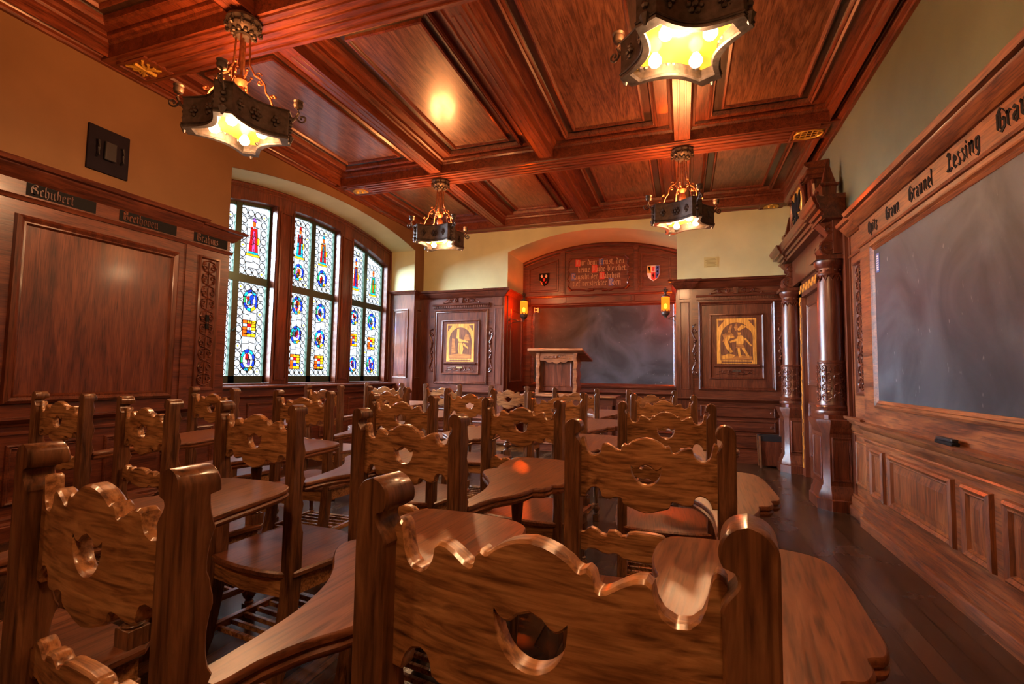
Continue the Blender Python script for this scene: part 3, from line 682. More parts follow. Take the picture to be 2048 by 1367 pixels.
m = MB(); m.box(1.398, 1.432, 3.405, 3.595, .905, .925); sub(m, 'grip', BLACK, E_, bevel=.006, seg=2)

# ------------------------------------------------------------------ portal with two columns
PT = empty('door_1'); struct(PT, 'carved doorway with two columns and a crested pediment')
def pedestal(y0, y1):
    m = MB(); x0, x1 = 1.27, XR; ch = .05
    def plan(o): return [(x1, y0-o), (x0+ch, y0-o), (x0-o, y0+ch), (x0-o, y1-ch), (x0+ch, y1+o), (x1, y1+o)]
    prof = [(.055, 0), (.055, .10), (.04, .11), (.035, .16), (.02, .18), (.015, .21), (0, .23), (0, .72), (.012, .735), (.02, .76), (.035, .80), (.05, .83), (.05, .855), (.03, .86)]
    m.loops([[(a, b, z) for a, b in plan(o)] for o, z in prof])
    panel(m, TB(y0), (x0+.065, x1-.03, .27, .69), k=.55); panel(m, TR(x0), (y0+.06, y1-.06, .27, .69), k=.55)
    m.loops([[(a, b, z) for a, b in plan(-.02)] for z in (.86, .90)])
    return m.obj('pedestal', WPz, PT)
def column(yc):
    xc = 1.40
    m = MB(); m.lathe([(.001, .90), (.15, .90), (.155, .915), (.15, .935), (.135, .94), (.14, .955), (.145, .97), (.135, .985), (.122, .99), (.122, 1.0), (.118, 1.01), (.118, 1.40), (.124, 1.405), (.126, 1.42), (.118, 1.432)], (xc, yc, 0), 32)
    c = m.obj('column_base', WPz, PT)
    m = MB()
    for k in range(7):   # carved drum
        a = pi*.45+k*pi*2/7
        def Tc(u, v, h, a=a): t = a+u/.118; return (xc+(.118+h)*cos(t), yc+(.118+h)*sin(t), v)
        scrollwork(m, Tc, (-.052, .052, 1.02, 1.39), .185, .006, 5)
    m.obj('column_carving', WPz, PT)
    m = MB(); m.lathe([(.112, 1.43), (.108, 1.5), (.112, 1.7), (.110, 2.0), (.100, 2.28), (.108, 2.29), (.110, 2.305), (.100, 2.32), (.100, 2.36), (.112, 2.375), (.125, 2.40), (.130, 2.42), (.13, 2.44)], (xc, yc, 0), 32)
    for k in range(10): m.ball((xc+.104*cos(k*pi/5), yc+.104*sin(k*pi/5), 2.34), .010, 8)
    for k in range(12):
        a = k*pi/6; m.tube([(xc+.107*cos(a-.22), yc+.107*sin(a-.22), 2.285), (xc+.109*cos(a), yc+.109*sin(a), 2.235), (xc+.107*cos(a+.22), yc+.107*sin(a+.22), 2.285)], .007, 6)
    m.obj('column_shaft', WPz, PT)
    m = MB(); m.box(xc-.14, xc+.13, yc-.14, yc+.14, 2.44, 2.48)
    # scrolled bracket above the capital
    for s in (-1, 1):
        TT = lambda u, v, h, s=s: (u, yc+s*(.085+h), v)
        sp = spiral(xc-.02, 2.575, .085, -pi/2, 1.5, -1, 22); m.tube([TT(a, b, 0) for a, b in sp], .014, 6)
        sp = spiral(xc+.0, 2.75, .055, pi/2, 1.3, 1, 18); m.tube([TT(a, b, 0) for a, b in sp], .012, 6)
    prof = [(1.53, 2.48), (1.33, 2.50), (1.30, 2.56), (1.31, 2.62), (1.36, 2.66), (1.385, 2.71), (1.35, 2.76), (1.30, 2.82), (1.53, 2.84)]
    m.prism(prof, lambda u, v, h: (u, yc+h, v), -.085, .085)
    m.obj('capital', WPz, PT)
for (a, b_, yc) in ((5.52, 5.95, 5.735), (7.45, 7.88, 7.67)): pedestal(a, b_); column(yc)
m = MB()   # back boarding behind the columns, frieze and cornice
m.box(1.50, XR, 5.42, 6.04, 0, 2.85); m.box(1.50, XR, 7.36, YB, 0, 2.85); m.box(1.47, 1.50, 5.45, 5.50, .9, 2.8); m.box(1.47, 1.50, 5.97, 6.02, .9, 2.8); m.box(1.47, 1.50, 7.38, 7.43, .9, 2.8)
m.box(1.42, XR, 5.62, 7.80, 2.50, 2.84)
m.obj('door_surround', WPz, PT)
m = MB()
ENT = [(0, 2.84), (.19, 2.84), (.20, 2.86), (.175, 2.87), (.175, 2.895), (.20, 2.90), (.215, 2.925), (.25, 2.93), (.25, 2.965), (.27, 2.98), (.285, 3.02), (.29, 3.04), (0, 3.04)]
L = []
for y, e in ((5.62, 1), (7.78, -1)): L.append([(XR-.01-a, y-e*max(0, a-.12)*1.2, z) for a, z in ENT])
m.loops(L)
for i in range(58): m.box(1.335, 1.36, 5.66+i*.0365, 5.68+i*.0365, 2.872, 2.893)
for yc in (5.735, 7.67):
    m.loops([[(XR-.01-a*1.12, yc-.16-max(0, a-.15), z+.003) for a, z in ENT], [(XR-.01-a*1.12, yc+.16+max(0, a-.15), z+.003) for a, z in ENT]])
m.obj('entablature', WPy, PT)
# pediment: broken scrolls, crest block, obelisks
m = MB()
m.box(1.34, XR, 5.60, 7.80, 3.04, 3.10)
m.box(1.36, XR, 6.25, 7.15, 3.10, 3.50); m.box(1.33, XR, 6.2, 7.2, 3.50, 3.53); m.box(1.31, XR, 6.15, 7.25, 3.53, 3.58)
m.loops([[(XR-.01-a, y, z) for a, z in ((0, 3.58), (.2, 3.58), (.24, 3.61), (.24, 3.64), (0, 3.66))] for y in (6.1, 7.3)])
for s in (-1, 1):
    yy = 6.7+s*.62
    TT = lambda u, v, h: (1.40-h, u, v)
    sp = spiral(yy, 3.22, .13, -pi/2, 1.4, s, 24); m.tube([TT(a, b_, 0) for a, b_ in sp], [.035*(1-.5*i/24) for i in range(25)], 8)
    m.tube([TT(6.7+s*.44, 3.5, 0), TT(6.7+s*.50, 3.42, .01), TT(6.7+s*.48, 3.3, 0), TT(6.7+s*.60, 3.1, 0)], .03, 8)
m.obj('pediment', WPy, PT)
for yc in (5.735, 7.67):
    m = MB(); m.box(1.33, 1.49, yc-.08, yc+.08, 3.04, 3.10)
    m.loops([[(1.41-o, yc-o, z), (1.41+o, yc-o, z), (1.41+o, yc+o, z), (1.41-o, yc+o, z)] for o, z in ((.06, 3.10), (.065, 3.20), (.085, 3.215), (.085, 3.235), (.06, 3.245), (.055, 3.26), (.004, 3.50))])
    m.obj('obelisk', WPz, PT)
# door leaf, inlaid frame
m = MB(); m.box(1.515, XR, 6.04, 7.36, 0, 2.50); panel(m, TR(1.515), (6.22, 7.18, 1.15, 2.20), k=1.0); panel(m, TR(1.515), (6.22, 7.18, .25, .95), k=1.0); m.obj('door_leaf', WPz, PT)
m = MB(); T = TR(1.455)
m.box(1.458, XR, 6.0, 6.16, 0, 2.5); m.box(1.458, XR, 7.24, 7.40, 0, 2.5); m.box(1.458, XR, 6.0, 7.40, 2.30, 2.50); m.obj('door_frame', WPz, PT)
m = MB()
def meander(u, v0, v1, w):
    z = v0; s = 1
    while z < v1-.16:
        m.tube([T(u, z, 0), T(u, z+.06, 0), T(u+s*w, z+.07, 0), T(u+s*w, z+.11, 0), T(u, z+.12, 0), T(u, z+.17, 0)], .007, 5); z += .17; s = -s
meander(7.32, .1, 2.35, .03); meander(6.08, .1, 2.35, .03)
y = 6.1
while y < 7.25:
    m.tube([T(y, 2.40, 0), T(y+.05, 2.40, 0), T(y+.06, 2.45, 0), T(y+.10, 2.45, 0), T(y+.11, 2.36, 0), T(y+.15, 2.36, 0), T(y+.155, 2.40, 0)], .008, 5); y += .155
m.obj('orange_inlay', INL1, PT)
for yc in (5.735,): pass
# painted coat of arms on the pediment
def shield(u, v, w, h): return [(u-w/2, v+h/2), (u+w/2, v+h/2), (u+w/2, v-h*.05), (u+w*.36, v-h*.30), (u, v-h/2), (u-w*.36, v-h*.30), (u-w/2, v-h*.05)]
A = empty('coat_of_arms', (1.34, 6.7, 3.04)); tag(A, 'large yellow and black painted coat of arms above the doorway', 'coat of arms')
T = TR(1.345)
m = MB(); m.prism(shield(6.7, 3.30, .52, .50), T, 0, .03, .008); sub(m, 'shield', GOLD, A)
m = MB(); m.tube([T(*p, .01) for p in shield(6.7, 3.30, .60, .58)]+[T(*shield(6.7, 3.30, .60, .58)[0], .01)], .022, 8)
for s in (-1, 1):
    sp = spiral(6.7+s*.27, 3.52, .07, -pi/2, 1.3, s); m.tube([T(a, b_, .03) for a, b_ in sp], .018, 6)
    m.tube([T(6.7+s*a, b_, .02) for a, b_ in ((.30, 3.45), (.36, 3.3), (.32, 3.12), (.18, 3.02))], .022, 6)
sub(m, 'carved_mantling', WPz, A)
m = MB(); m.prism([(6.7-.03, 3.10), (6.7+.03, 3.10), (6.7+.06, 3.34), (6.7+.02, 3.50), (6.7-.02, 3.50), (6.7-.06, 3.34)], T, .03, .045)
for s in (-1, 1):
    m.prism([(6.7+s*.04, 3.38), (6.7+s*.20, 3.48), (6.7+s*.22, 3.36), (6.7+s*.16, 3.28), (6.7+s*.20, 3.22), (6.7+s*.05, 3.26)], T, .03, .043)
    m.prism([(6.7+s*.02, 3.2), (6.7+s*.14, 3.14), (6.7+s*.10, 3.22)], T, .03, .043)
sub(m, 'black_eagle', INK, A)

# ------------------------------------------------------------------ back wall: two picture presses and pilasters
YF = 8.03
def press(x0, x1, name, side, label):
    R = empty(name, ((x0+x1)/2, YF, 0)); tag(R, label, 'cabinet', 'built-in cabinets on the back wall')
    T = TB(YF); c = (x0+x1)/2
    m = MB(); m.box(x0, x1, YF, YB, 0, 2.62)
    cornice(m, T, x0, x1, 2.73, 1.15, .0, 1 if side < 0 else .0, 0)
    rail(m, T, x0, x1, .93, [(a*1.2, b*1.5) for a, b in RAIL]); rail(m, T, x0, x1, 0, BASE)
    m.box(x0, x1, YF-.02, YF, 2.60, 2.66)
    sub(m, 'carcase', WPx, R)
    d0, d1 = c-.53, c+.53
    m = MB(); hscroll(m, T, (c-.36, c+.36, 2.50, 2.60), .014); sub(m, 'carved_crest', WPz, R)
    for s in (-1, 1): m = MB(); vscroll(m, T, c+s*.555, 1.27, 2.05, .07, s, .014); sub(m, 'carved_side_scroll', WPz, R)
    m = MB()
    rail(m, T, d0-.03, d1+.03, 2.475, [(0, -.06), (.02, -.06), (.02, -.015), (.05, -.01), (.06, .01), (.06, .02), (0, .025)])
    n = 30
    for i in range(n): m.box(d0-.01+(d1-d0+.02)*i/n, d0-.01+(d1-d0+.02)*(i+.55)/n, YF-.035, YF-.02, 2.425, 2.46)
    sub(m, 'dentil_moulding', WPx, R)
    D = MB(); D.nest(T, (d0, d1, 1.05, 2.39), [(0, 0), (.004, .022), (.02, .03), (.035, .016), (.045, .02), (.055, .004)], cap=True)
    D.nest(T, (c-.375, c+.375, 1.22, 2.20), [(0, .004), (.004, .026), (.016, .030), (.028, .016), (.032, .010), (.045, .010)], cap=True)
    door = sub(D, 'cabinet_door', WPz, R)
    # picture with plain generic scene in wood inlay
    Tp = TB(YF-.012); px0, px1, pz0, pz1 = c-.27, c+.27, 1.45, 2.13
    m = MB(); m.prism([(px0, pz0), (px1, pz0), (px1, pz1), (px0, pz1)], Tp, 0, .004)
    U = lambda a, b: (px0+(px1-px0)*a, pz0+(pz1-pz0)*b)
    m.k = 1
    arch = [U(.09, .08), U(.91, .08), U(.91, .55)]+[U(.5+.41*cos(t), .55+.36*sin(t)) for t in [pi*i/16 for i in range(1, 16)]]+[U(.09, .55)]
    m.prism(arch, Tp, .004, .005)
    for s in (0, 1):
        f = (lambda a: a) if s == 0 else (lambda a: 1-a)
        m.prism([U(f(.04), .96), U(f(.20), .96), U(f(.04), .80)], Tp, .004, .005)
    m.prism([U(.12, .02), (U(.88, .02)), U(.88, .05), U(.12, .05)], Tp, .004, .005)
    def shape(k, pts, h): m.k = k; m.prism([U(*p) for p in pts], Tp, .005, h)
    if side > 0:
        shape(2, [(.11, .09), (.89, .09), (.89, .16), (.6, .19), (.4, .15), (.11, .20)], .0056)
        shape(0, [(.12, .10), (.40, .13), (.48, .19), (.30, .22), (.13, .17)], .006)
        shape(0, [(.22, .56), (.18, .46), (.24, .34), (.34, .24), (.42, .26), (.32, .38), (.28, .48), (.34, .56), (.46, .58), (.40, .62), (.26, .62)], .0062)
        shape(2, [(.14, .48), (.24, .50), (.30, .60), (.24, .68), (.14, .64), (.18, .56)], .0060)
        shape(2, [(.26, .66), (.34, .84), (.40, .86), (.36, .70), (.46, .60), (.32, .58)], .0058)
        shape(0, [(.50, .42), (.66, .42), (.72, .54), (.64, .62), (.54, .62), (.50, .54)], .0066)      # torso
        shape(0, [(.52, .50), (.34, .46), (.32, .49), (.50, .55)], .0068); shape(0, [(.68, .56), (.86, .38), (.89, .40), (.74, .56)], .0068)
        shape(0, [(.54, .63), (.60, .63), (.61, .69), (.53, .69)], .0068)
        shape(2, [(.48, .34), (.72, .34), (.66, .43), (.50, .43)], .0070)
        shape(0, [(.52, .35), (.58, .35), (.60, .22), (.64, .14), (.56, .14), (.54, .22)], .0066); shape(0, [(.62, .35), (.70, .35), (.84, .14), (.78, .13)], .0066)
        shape(0, [(.52, .76), (.56, .72), (.74, .80), (.86, .72), (.82, .80), (.64, .86)], .0062); shape(2, [(.44, .80), (.50, .90), (.54, .80), (.49, .72)], .0060)
    else:
        shape(2, [(.11, .09), (.89, .09), (.89, .18), (.5, .22), (.11, .18)], .0056)
        shape(2, [(.18, .20), (.34, .24), (.30, .60), (.20, .62)], .0058); shape(0, [(.38, .86), (.46, .88), (.46, .60), (.36, .62)], .006)
        shape(0, [(.42, .62), (.78, .54), (.80, .50), (.44, .54)], .0062); shape(0, [(.44, .50), (.58, .50), (.62, .34), (.58, .20), (.46, .20), (.42, .34)], .0064)
        shape(0, [(.46, .51), (.56, .51), (.57, .57), (.45, .57)], .0066); shape(0, [(.60, .44), (.78, .34), (.80, .37), (.62, .50)], .0064)
        shape(2, [(.62, .58), (.84, .56), (.80, .72), (.70, .74)], .0058)
    pic = m.obj('inlaid_picture', [INL1, INL2, INL3], None); pic.parent = door
    m = MB(); rail(m, T, c-.31, c+.31, 1.425, [(.01, -.03), (.03, -.028), (.045, -.01), (.045, 0), (.01, .004)]); hs = (c-.28, c+.28, 1.28, 1.37); hscroll(m, TB(YF-.010), hs, .007)
    o = m.obj('picture_shelf', WPx, None); o.parent = door
    m = MB(); m.box(c-.055, c+.055, YF-.03, YF-.012, 1.33, 1.36); o = m.obj('door_pull', BRASS if side < 0 else IRON, None); o.parent = door
    for (za, zb) in ((.655, .82), (.45, .615), (.21, .41)):
        m = MB(); m.nest(T, (d0+.02, d1-.02, za, zb), [(0, 0), (.004, .020), (.014, .026), (.024, .012), (.03, .012)], cap=True); dr = sub(m, 'drawer', WPx, R)
        for x in (d0+.10, d1-.08):
            m = MB(); m.lathe([(.001, -.05), (.014, -.048), (.022, -.038), (.020, -.026), (.009, -.018), (.009, 0)], (x, YF-.012, (za+zb)/2), 14, 'y'); k = m.obj('knob', WPz, None); k.parent = dr
    return R
press(.13, 1.36, 'picture_cabinet', 1, 'cabinet with a bright orange inlaid figure picture and drawers, right of the niche')
press(-4.40, -3.17, 'picture_cabinet', -1, 'cabinet with a pale inlaid figure picture, left of the niche near the window')
m = MB()
for (a, b_, s) in ((-.09, .13, 1), (-3.17, NX0, -1)):
    T = TB(YF-.015); m.box(a, b_, YF-.015, YB, 0, 2.62); cornice(m, T, a, b_, 2.73, 1.15, .02, 1, 1)
    m.nest(T, (a+.04, b_-.04, 1.05, 2.40), [(0, 0), (.004, .008), (.014, .010), (.018, .003)])
    m.nest(T, (a+.03, b_-.03, 2.44, 2.60), [(0, 0), (.004, .014), (.014, .014)])
    rail(m, T, a, b_, .93, RAIL); rail(m, T, a, b_, 0, BASE)
m.box(XL, -4.40, YF, YB, 0, 2.68); cornice(m, TB(YF), XL, -4.39, 2.73, 1.15); m.box(1.36, XR, YF, YB, 0, 2.68); cornice(m, TB(YF), 1.35, XR, 2.73, 1.15)
struct(m.obj('trim_8', WPz), 'panelled pilasters beside the niche')

# ------------------------------------------------------------------ niche with chalkboard
m = MB(); T = TB(YN)
m.box(NX0, NX1, YN, YN+.05, 0, 3.72)
rail(m, T, NX0, NX1, 2.74, [(0, -.03), (.03, -.03), (.035, -.01), (.05, 0), (.05, .02), (0, .03)]); rail(m, T, NX0, NX1, 2.57, [(0, -.02), (.02, -.02), (.03, 0), (.02, .02), (0, .02)])
rail(m, T, NX0, NX1, .95, [(a*1.4, b*1.4) for a, b in RAIL]); rail(m, T, NX0, NX1, 1.03, [(0, -.02), (.02, -.015), (.03, 0), (0, .01)])
for x in (-2.82, -2.12, -.86, -.16): m.nest(T, (x-.03, x+.03, 2.60, 2.70), [(0, 0), (.004, .018), (.01, .018)])
for (a, b_) in ((-2.85, -2.15), (-2.05, -.95), (-.83, -.17)): panel(m, T, (a, b_, .25, .85), k=1)
rail(m, T, NX0, NX1, 0, BASE)
for x in (-2.16, -.80): m.box(x-.045, x+.045, YN-.03, YN, 2.76, arcN(x)-.05); m.nest(TB(YN-.03), (x-.03, x+.03, 2.79, arcN(x)-.1), [(0, 0), (.004, .008), (.010, .008)])
xs2 = [NX0+.015+(NX1-NX0-.03)*i/32 for i in range(33)]
for off, r in ((.03, .03), (.09, .016)):
    m.tube([T(x, arcN(x)-off, .012) for x in xs2], r, 6)
for x0, x1 in ((-2.84, -2.24), (-.72, -.20)):   # arched-top side panels
    xx = [x0+(x1-x0)*i/10 for i in range(11)]
    P_ = [(x0, 2.82), (x1, 2.82)]+[(x, arcN(x)-.17) for x in reversed(xx)]
    a_ = inset(P_, .03); c_ = inset(P_, .04)
    m.loops([[T(u, v, 0) for u, v in P_], [T(u, v, .016) for u, v in inset(P_, .006)], [T(u, v, .016) for u, v in a_], [T(u, v, .002) for u, v in c_]], False, True)
struct(m.obj('trim_9', WPx), 'arched timber lining at the back of the niche')
m = MB()   # side linings of the niche
for x, T in ((NX0, TL(NX0)), (NX1, TR(NX1))):
    s = 1 if x == NX0 else -1
    m.box(min(x, x+s*.02), max(x, x+s*.02), YB, YN, 0, 2.68); cornice(m, T, YB-.12, YN, 2.73, .85, .0); rail(m, T, YB, YN, .93, RAIL, .02)
    panel(m, T, (YB+.12, YN-.12, 1.10, 2.42), base=.02, k=.9)
struct(m.obj('trim_10', WPz), 'panelled sides of the niche')
C2 = empty('chalkboard', (-1.44, YN, 1.08)); tag(C2, 'dark chalkboard inside the arched niche behind the lectern', 'chalkboard')
T = TB(YN); m = MB(); m.box(-2.70, -.17, YN-.008, YN, 1.09, 2.53); sub(m, 'slate', SLATE, C2, smooth=0)
m = MB(); m.nest(T, (-2.78, -.10, 1.03, 2.58), [(0, 0), (.005, .026), (.03, .030), (.045, .016), (.05, .020), (.075, .006)], cap=False); sub(m, 'frame', WPx, C2)
m = MB(); m.box(-2.70, -2.62, YN-.05, YN-.03, 2.44, 2.455); m.box(-2.70, -2.62, YN-.05, YN-.03, 2.50, 2.512); m.box(-2.63, -2.615, YN-.055, YN-.02, 2.43, 2.525); m.box(-2.70, -2.69, YN-.06, YN-.005, 2.43, 2.525)
sub(m, 'brass_bracket', BRASS, C2)
# inscription board
I = empty('inscription_board', (-1.49, YN-.03, 2.76)); tag(I, 'carved scroll-edged wooden board with blackletter verse above the niche chalkboard', 'plaque')
T = TB(YN-.01); u0, u1, v0, v1 = -2.07, -.91, 2.80, 3.46
m = MB(); rng = random.Random(4)
edge = []
def wav(p, q, k, amp):
    out = []; p = Vector(p); q = Vector(q); d = q-p; nr = Vector((-d.y, d.x)).normalized()
    for i in range(k): t = i/k; out.append(tuple(p+d*t+nr*amp*(sin(t*2*pi*2.5)+.5*sin(t*2*pi*5+1))))
    return out
for p, q, k in (((u0+.1, v0+.03), (u1-.1, v0+.03), 22), ((u1-.1, v0+.03), (u1-.03, v0+.12), 3), ((u1-.03, v0+.12), (u1-.03, v1-.12), 14), ((u1-.03, v1-.12), (u1-.1, v1-.03), 3), ((u1-.1, v1-.03), (u0+.1, v1-.03), 22), ((u0+.1, v1-.03), (u0+.03, v1-.12), 3), ((u0+.03, v1-.12), (u0+.03, v0+.12), 14), ((u0+.03, v0+.12), (u0+.1, v0+.03), 3)):
    edge += wav(p, q, k, .017)
m.prism(edge, T, 0, .022, .006)
sub(m, 'board', WPx, I)
m = MB(); m.tube([T(*p, .022) for p in edge]+[T(*edge[0], .022)], .015, 6)
for (u, v, a) in ((u0+.05, v0+.06, 2.3), (u1-.05, v0+.06, .8), (u0+.05, v1-.06, -2.3), (u1-.05, v1-.06, -.8), (-1.62, v1-.03, 0), (-1.62, v0+.03, 0), (-1.36, v1-.02, 0), (-1.36, v0+.02, 0)):
    m.tube([T(u-.05*cos(a), v-.05*sin(a), .03), T(u+.05*cos(a), v+.05*sin(a), .03)], .022, 8)
sub(m, 'rolled_edge', WPx, I)
lines = [('Nur dem Ernst, den', 3.295, -1.90), ('keine Muhe bleichet,', 3.165, -1.86), ('Rauscht der Wahrheit', 3.035, -1.98), ('tief versteckter Born', 2.905, -1.96)]
caps = {'N': 1, 'E': 2, 'M': 1, 'R': 2, 'W': 1, 'B': 2}
m = MB(); Tt = TB(YN-.0325)
for s, z, x in lines:
    sz = .90/textw(s, 1.0)
    for ch in s:
        m.k = caps.get(ch, 0); big = 1.0
        if ch in caps:
            m.prism([(x-.008, z-.018), (x+G[ch][1]*sz+.004, z-.018), (x+G[ch][1]*sz+.004, z+1.7*sz), (x-.008, z+1.7*sz)], Tt, 0, .001)
            m.k = 0
        x = write(m, Tt, ch, x, z, sz, .003, 1, .20)
sub(m, 'lettering', [plain('faded_gilt', (.42, .28, .16), .5), RED, BLUE], I)
# small painted shields in the niche
def arms(name, x, z, w, h, label, fields, base, group=None):
    A = empty(name, (x, YN-.01, z-h/2)); tag(A, label, 'coat of arms', group)
    T = TB(YN-.004); m = MB(); m.prism(shield(x, z, w, h), T, 0, .03, .006); sub(m, 'shield', base, A)
    m = MB()
    for k, pts in fields: m.k = k; m.prism([(x+w*a, z+h*b) for a, b in pts], T, .03, .034)
    sub(m, 'painted_charge', [RED, BLUE, GOLD, WHITE, INK], A)
arms('coat_of_arms', -2.52, 3.06, .19, .25, 'small black and red eagle shield on the left of the niche', [(3, [(-.36, .28), (-.2, .4), (-.1, .2), (-.25, .12)]), (3, [(.36, .28), (.2, .4), (.1, .2), (.25, .12)]), (0, [(-.12, .1), (.12, .1), (.08, -.12), (-.08, -.12)]), (0, [(-.3, -.1), (-.12, -.25), (-.22, -.3)]), (0, [(.3, -.1), (.12, -.25), (.22, -.3)]), (2, [(-.44, -.1), (-.36, -.1), (-.1, -.42), (-.2, -.40)])], INK)
arms('coat_of_arms', -.50, 3.08, .22, .28, 'small quartered red, blue and gold shield on the right of the niche', [(1, [(.17, .47), (.47, .47), (.47, -.05), (.34, -.28), (.17, -.36)]), (0, [(-.17, .05), (.17, .05), (.17, -.36), (0, -.46), (-.17, -.36)]), (2, [(-.47, .47), (-.17, .47), (-.17, .0), (-.47, .0)]), (4, [(-.42, .42), (-.22, .42), (-.3, .05)]), (3, [(-.47, 0), (-.17, 0), (-.17, -.36), (-.34, -.28), (-.47, -.05)]), (0, [(-.1, .42), (.1, .42), (.08, .12), (-.08, .12)]), (3, [(-.03, .0), (.03, .0), (.03, -.3), (-.03, -.3)]), (3, [(-.12, -.12), (.12, -.12), (.12, -.17), (-.12, -.17)]), (2, [(.26, .38), (.38, .38), (.38, .28), (.26, .28)]), (2, [(.26, .15), (.38, .15), (.38, .05), (.26, .05)]), (2, [(.26, -.08), (.36, -.08), (.34, -.2), (.26, -.2)])], WHITE)
# beam end shields
def beam_shield(x, y, sx, label, kind):
    A = empty('beam_shield', (x, y, ZB-.03)); tag(A, label, 'coat of arms', 'painted shields under the beam ends')
    T = TC(ZB); m = MB(); m.nest(T, (x-.17, x+.17, y-.13, y+.13), [(0, 0), (.004, .02), (.02, .026), (.026, .014)]); sub(m, 'backing', WSx, A)
    m = MB()
    if kind == 'lattice':
        for i in range(5):
            m.tube([T(x-.12+.05*i, y-.09, .02), T(x-.12+.05*i, y+.09, .02)], .006, 5)
            if i < 4: m.tube([T(x-.13, y-.08+.05*i, .02), T(x+.13, y-.08+.05*i, .02)], .006, 5)
        m.tube([T(x+.13*cos(a), y+.10*sin(a), .02) for a in [2*pi*i/20 for i in range(21)]], .010, 6)
    elif kind == 'eagle':
        for s in (-1, 1):
            for i in range(4): m.tube([T(x+s*.01, y, .02), T(x+s*(.05+.02*i), y-.06+.04*i, .022), T(x+s*(.10-.01*i), y-.09+.05*i, .02)], .011, 5)
        m.tube([T(x, y-.09, .02), T(x, y+.09, .02)], .018, 6)
    else:
        sh = shield(0, 0, .2, .16); m.prism([(x+a, y+b) for a, b in sh], T, .014, .026)
        m.ball(T(x-.03, y, .03), .025, 8); m.ball(T(x+.04, y+.02, .03), .02, 8)
    sub(m, 'painted_charge', GOLD, A)
beam_shield(XL+.30, 2.785, 1, 'dull gold eagle under the near left beam end, above the hatch', 'eagle')
beam_shield(XL+.30, 5.735, 1, 'plain gold shield under the left beam end above the window', 'plain')
beam_shield(XR-.28, 5.735, 1, 'gold lattice shield under the right beam end above the doorway', 'lattice')
beam_shield(XR-.28, 8.04, 1, 'small gold shield in the ceiling corner behind the doorway', 'plain')
m = MB(); m.box(.31, .51, YB-.006, YB, 2.95, 3.11); m.k = 1
for i in range(7):
    w_ = .08 if i % 2 else .065
    m.box(.41-w_, .41+w_, YB-.0075, YB-.006, 2.965+i*.019, 2.971+i*.019)
tag(m.obj('notice_card', [PAPER, plain('faded_ink', (.25, .2, .06), .7)]), 'small yellow notice card on the wall above the right cabinet', 'notice')

# ------------------------------------------------------------------ desk and lectern
D = empty('teacher_desk', (-1.65, 7.5, 0)); tag(D, 'long wooden teacher desk under the lectern in front of the niche', 'desk')
m = MB(); m.box(-2.38, -.92, 7.20, 7.80, .915, .945); sub(m, 'desk_top', WDs, D, bevel=.008, seg=2)
m = MB(); m.box(-2.30, -.98, 7.27, 7.74, .80, .915); m.box(-2.30, -1.15, 7.27, 7.30, .10, .80); panel(m, TB(7.27), (-2.22, -1.75, .2, .76), k=.9); panel(m, TB(7.27), (-1.68, -1.22, .2, .76), k=.9)
sub(m, 'desk_body', WPx, D)
for x in (-2.27, -1.02):
    for y in (7.30, 7.70):
        m = MB(); m.box(x-.03, x+.03, y-.03, y+.03, 0, .8); sub(m, 'leg', WPz, D, bevel=.004)
Lr = empty('lectern', (-1.84, 7.5, .945)); tag(Lr, 'small carved lectern with slanted top standing on the teacher desk', 'lectern')
x0, x1 = -2.16, -1.52
m = MB(); m.loops([[(x0-.12, 7.25, 1.61), (x1+.10, 7.25, 1.61), (x1+.16, 7.78, 1.46), (x0-.12, 7.78, 1.46)], [(x0-.12, 7.255, 1.645), (x1+.10, 7.255, 1.645), (x1+.16, 7.785, 1.495), (x0-.12, 7.785, 1.495)]]); sub(m, 'slanted_top', WDs, Lr, bevel=.005)
m = MB(); m.box(x0+.05, x1-.05, 7.34, 7.37, 1.46, 1.57); P_ = [(x0+.14, 1.46)]+[(x0+.14+(x1-x0-.28)*i/12, 1.455-.035*abs(sin(pi*i/12*3))*(1-.3*abs(i-6)/6)-.012*(1 if 3 < i < 9 else 0)) for i in range(1, 12)]+[(x1-.14, 1.46)]
m.prism(P_, TB(7.36), 0, .015)
Tq = TB(7.34); hscroll(m, Tq, (x0+.12, x1-.12, 1.49, 1.545), .007); m.ball(Tq(-1.84, 1.515, .01), .022, 10)
sub(m, 'carved_apron', WDs, Lr)
m = MB(); m.box(x0+.05, x1-.05, 7.40, 7.42, 1.0, 1.46); panel(m, TB(7.40), (x0+.09, x1-.09, 1.06, 1.46), k=.6, raised=False); sub(m, 'front_board', WPz, Lr)
for x in (x0, x1-.055):
    m = MB(); L = []
    for i in range(30):
        z = .945+(1.58-.945)*i/29; w = .008*sin((z-.945)*2*pi/.17)
        L.append([(x-w, 7.33, z), (x+.055-w, 7.33, z), (x+.055-w, 7.62-w*2, z), (x-w, 7.62-w*2, z)])
    m.loops(L); sub(m, 'side_post', WDs, Lr, bevel=.003)
m = MB(); m.box(x0-.02, x1+.02, 7.30, 7.66, .945, .965); sub(m, 'base', WDs, Lr, bevel=.004)
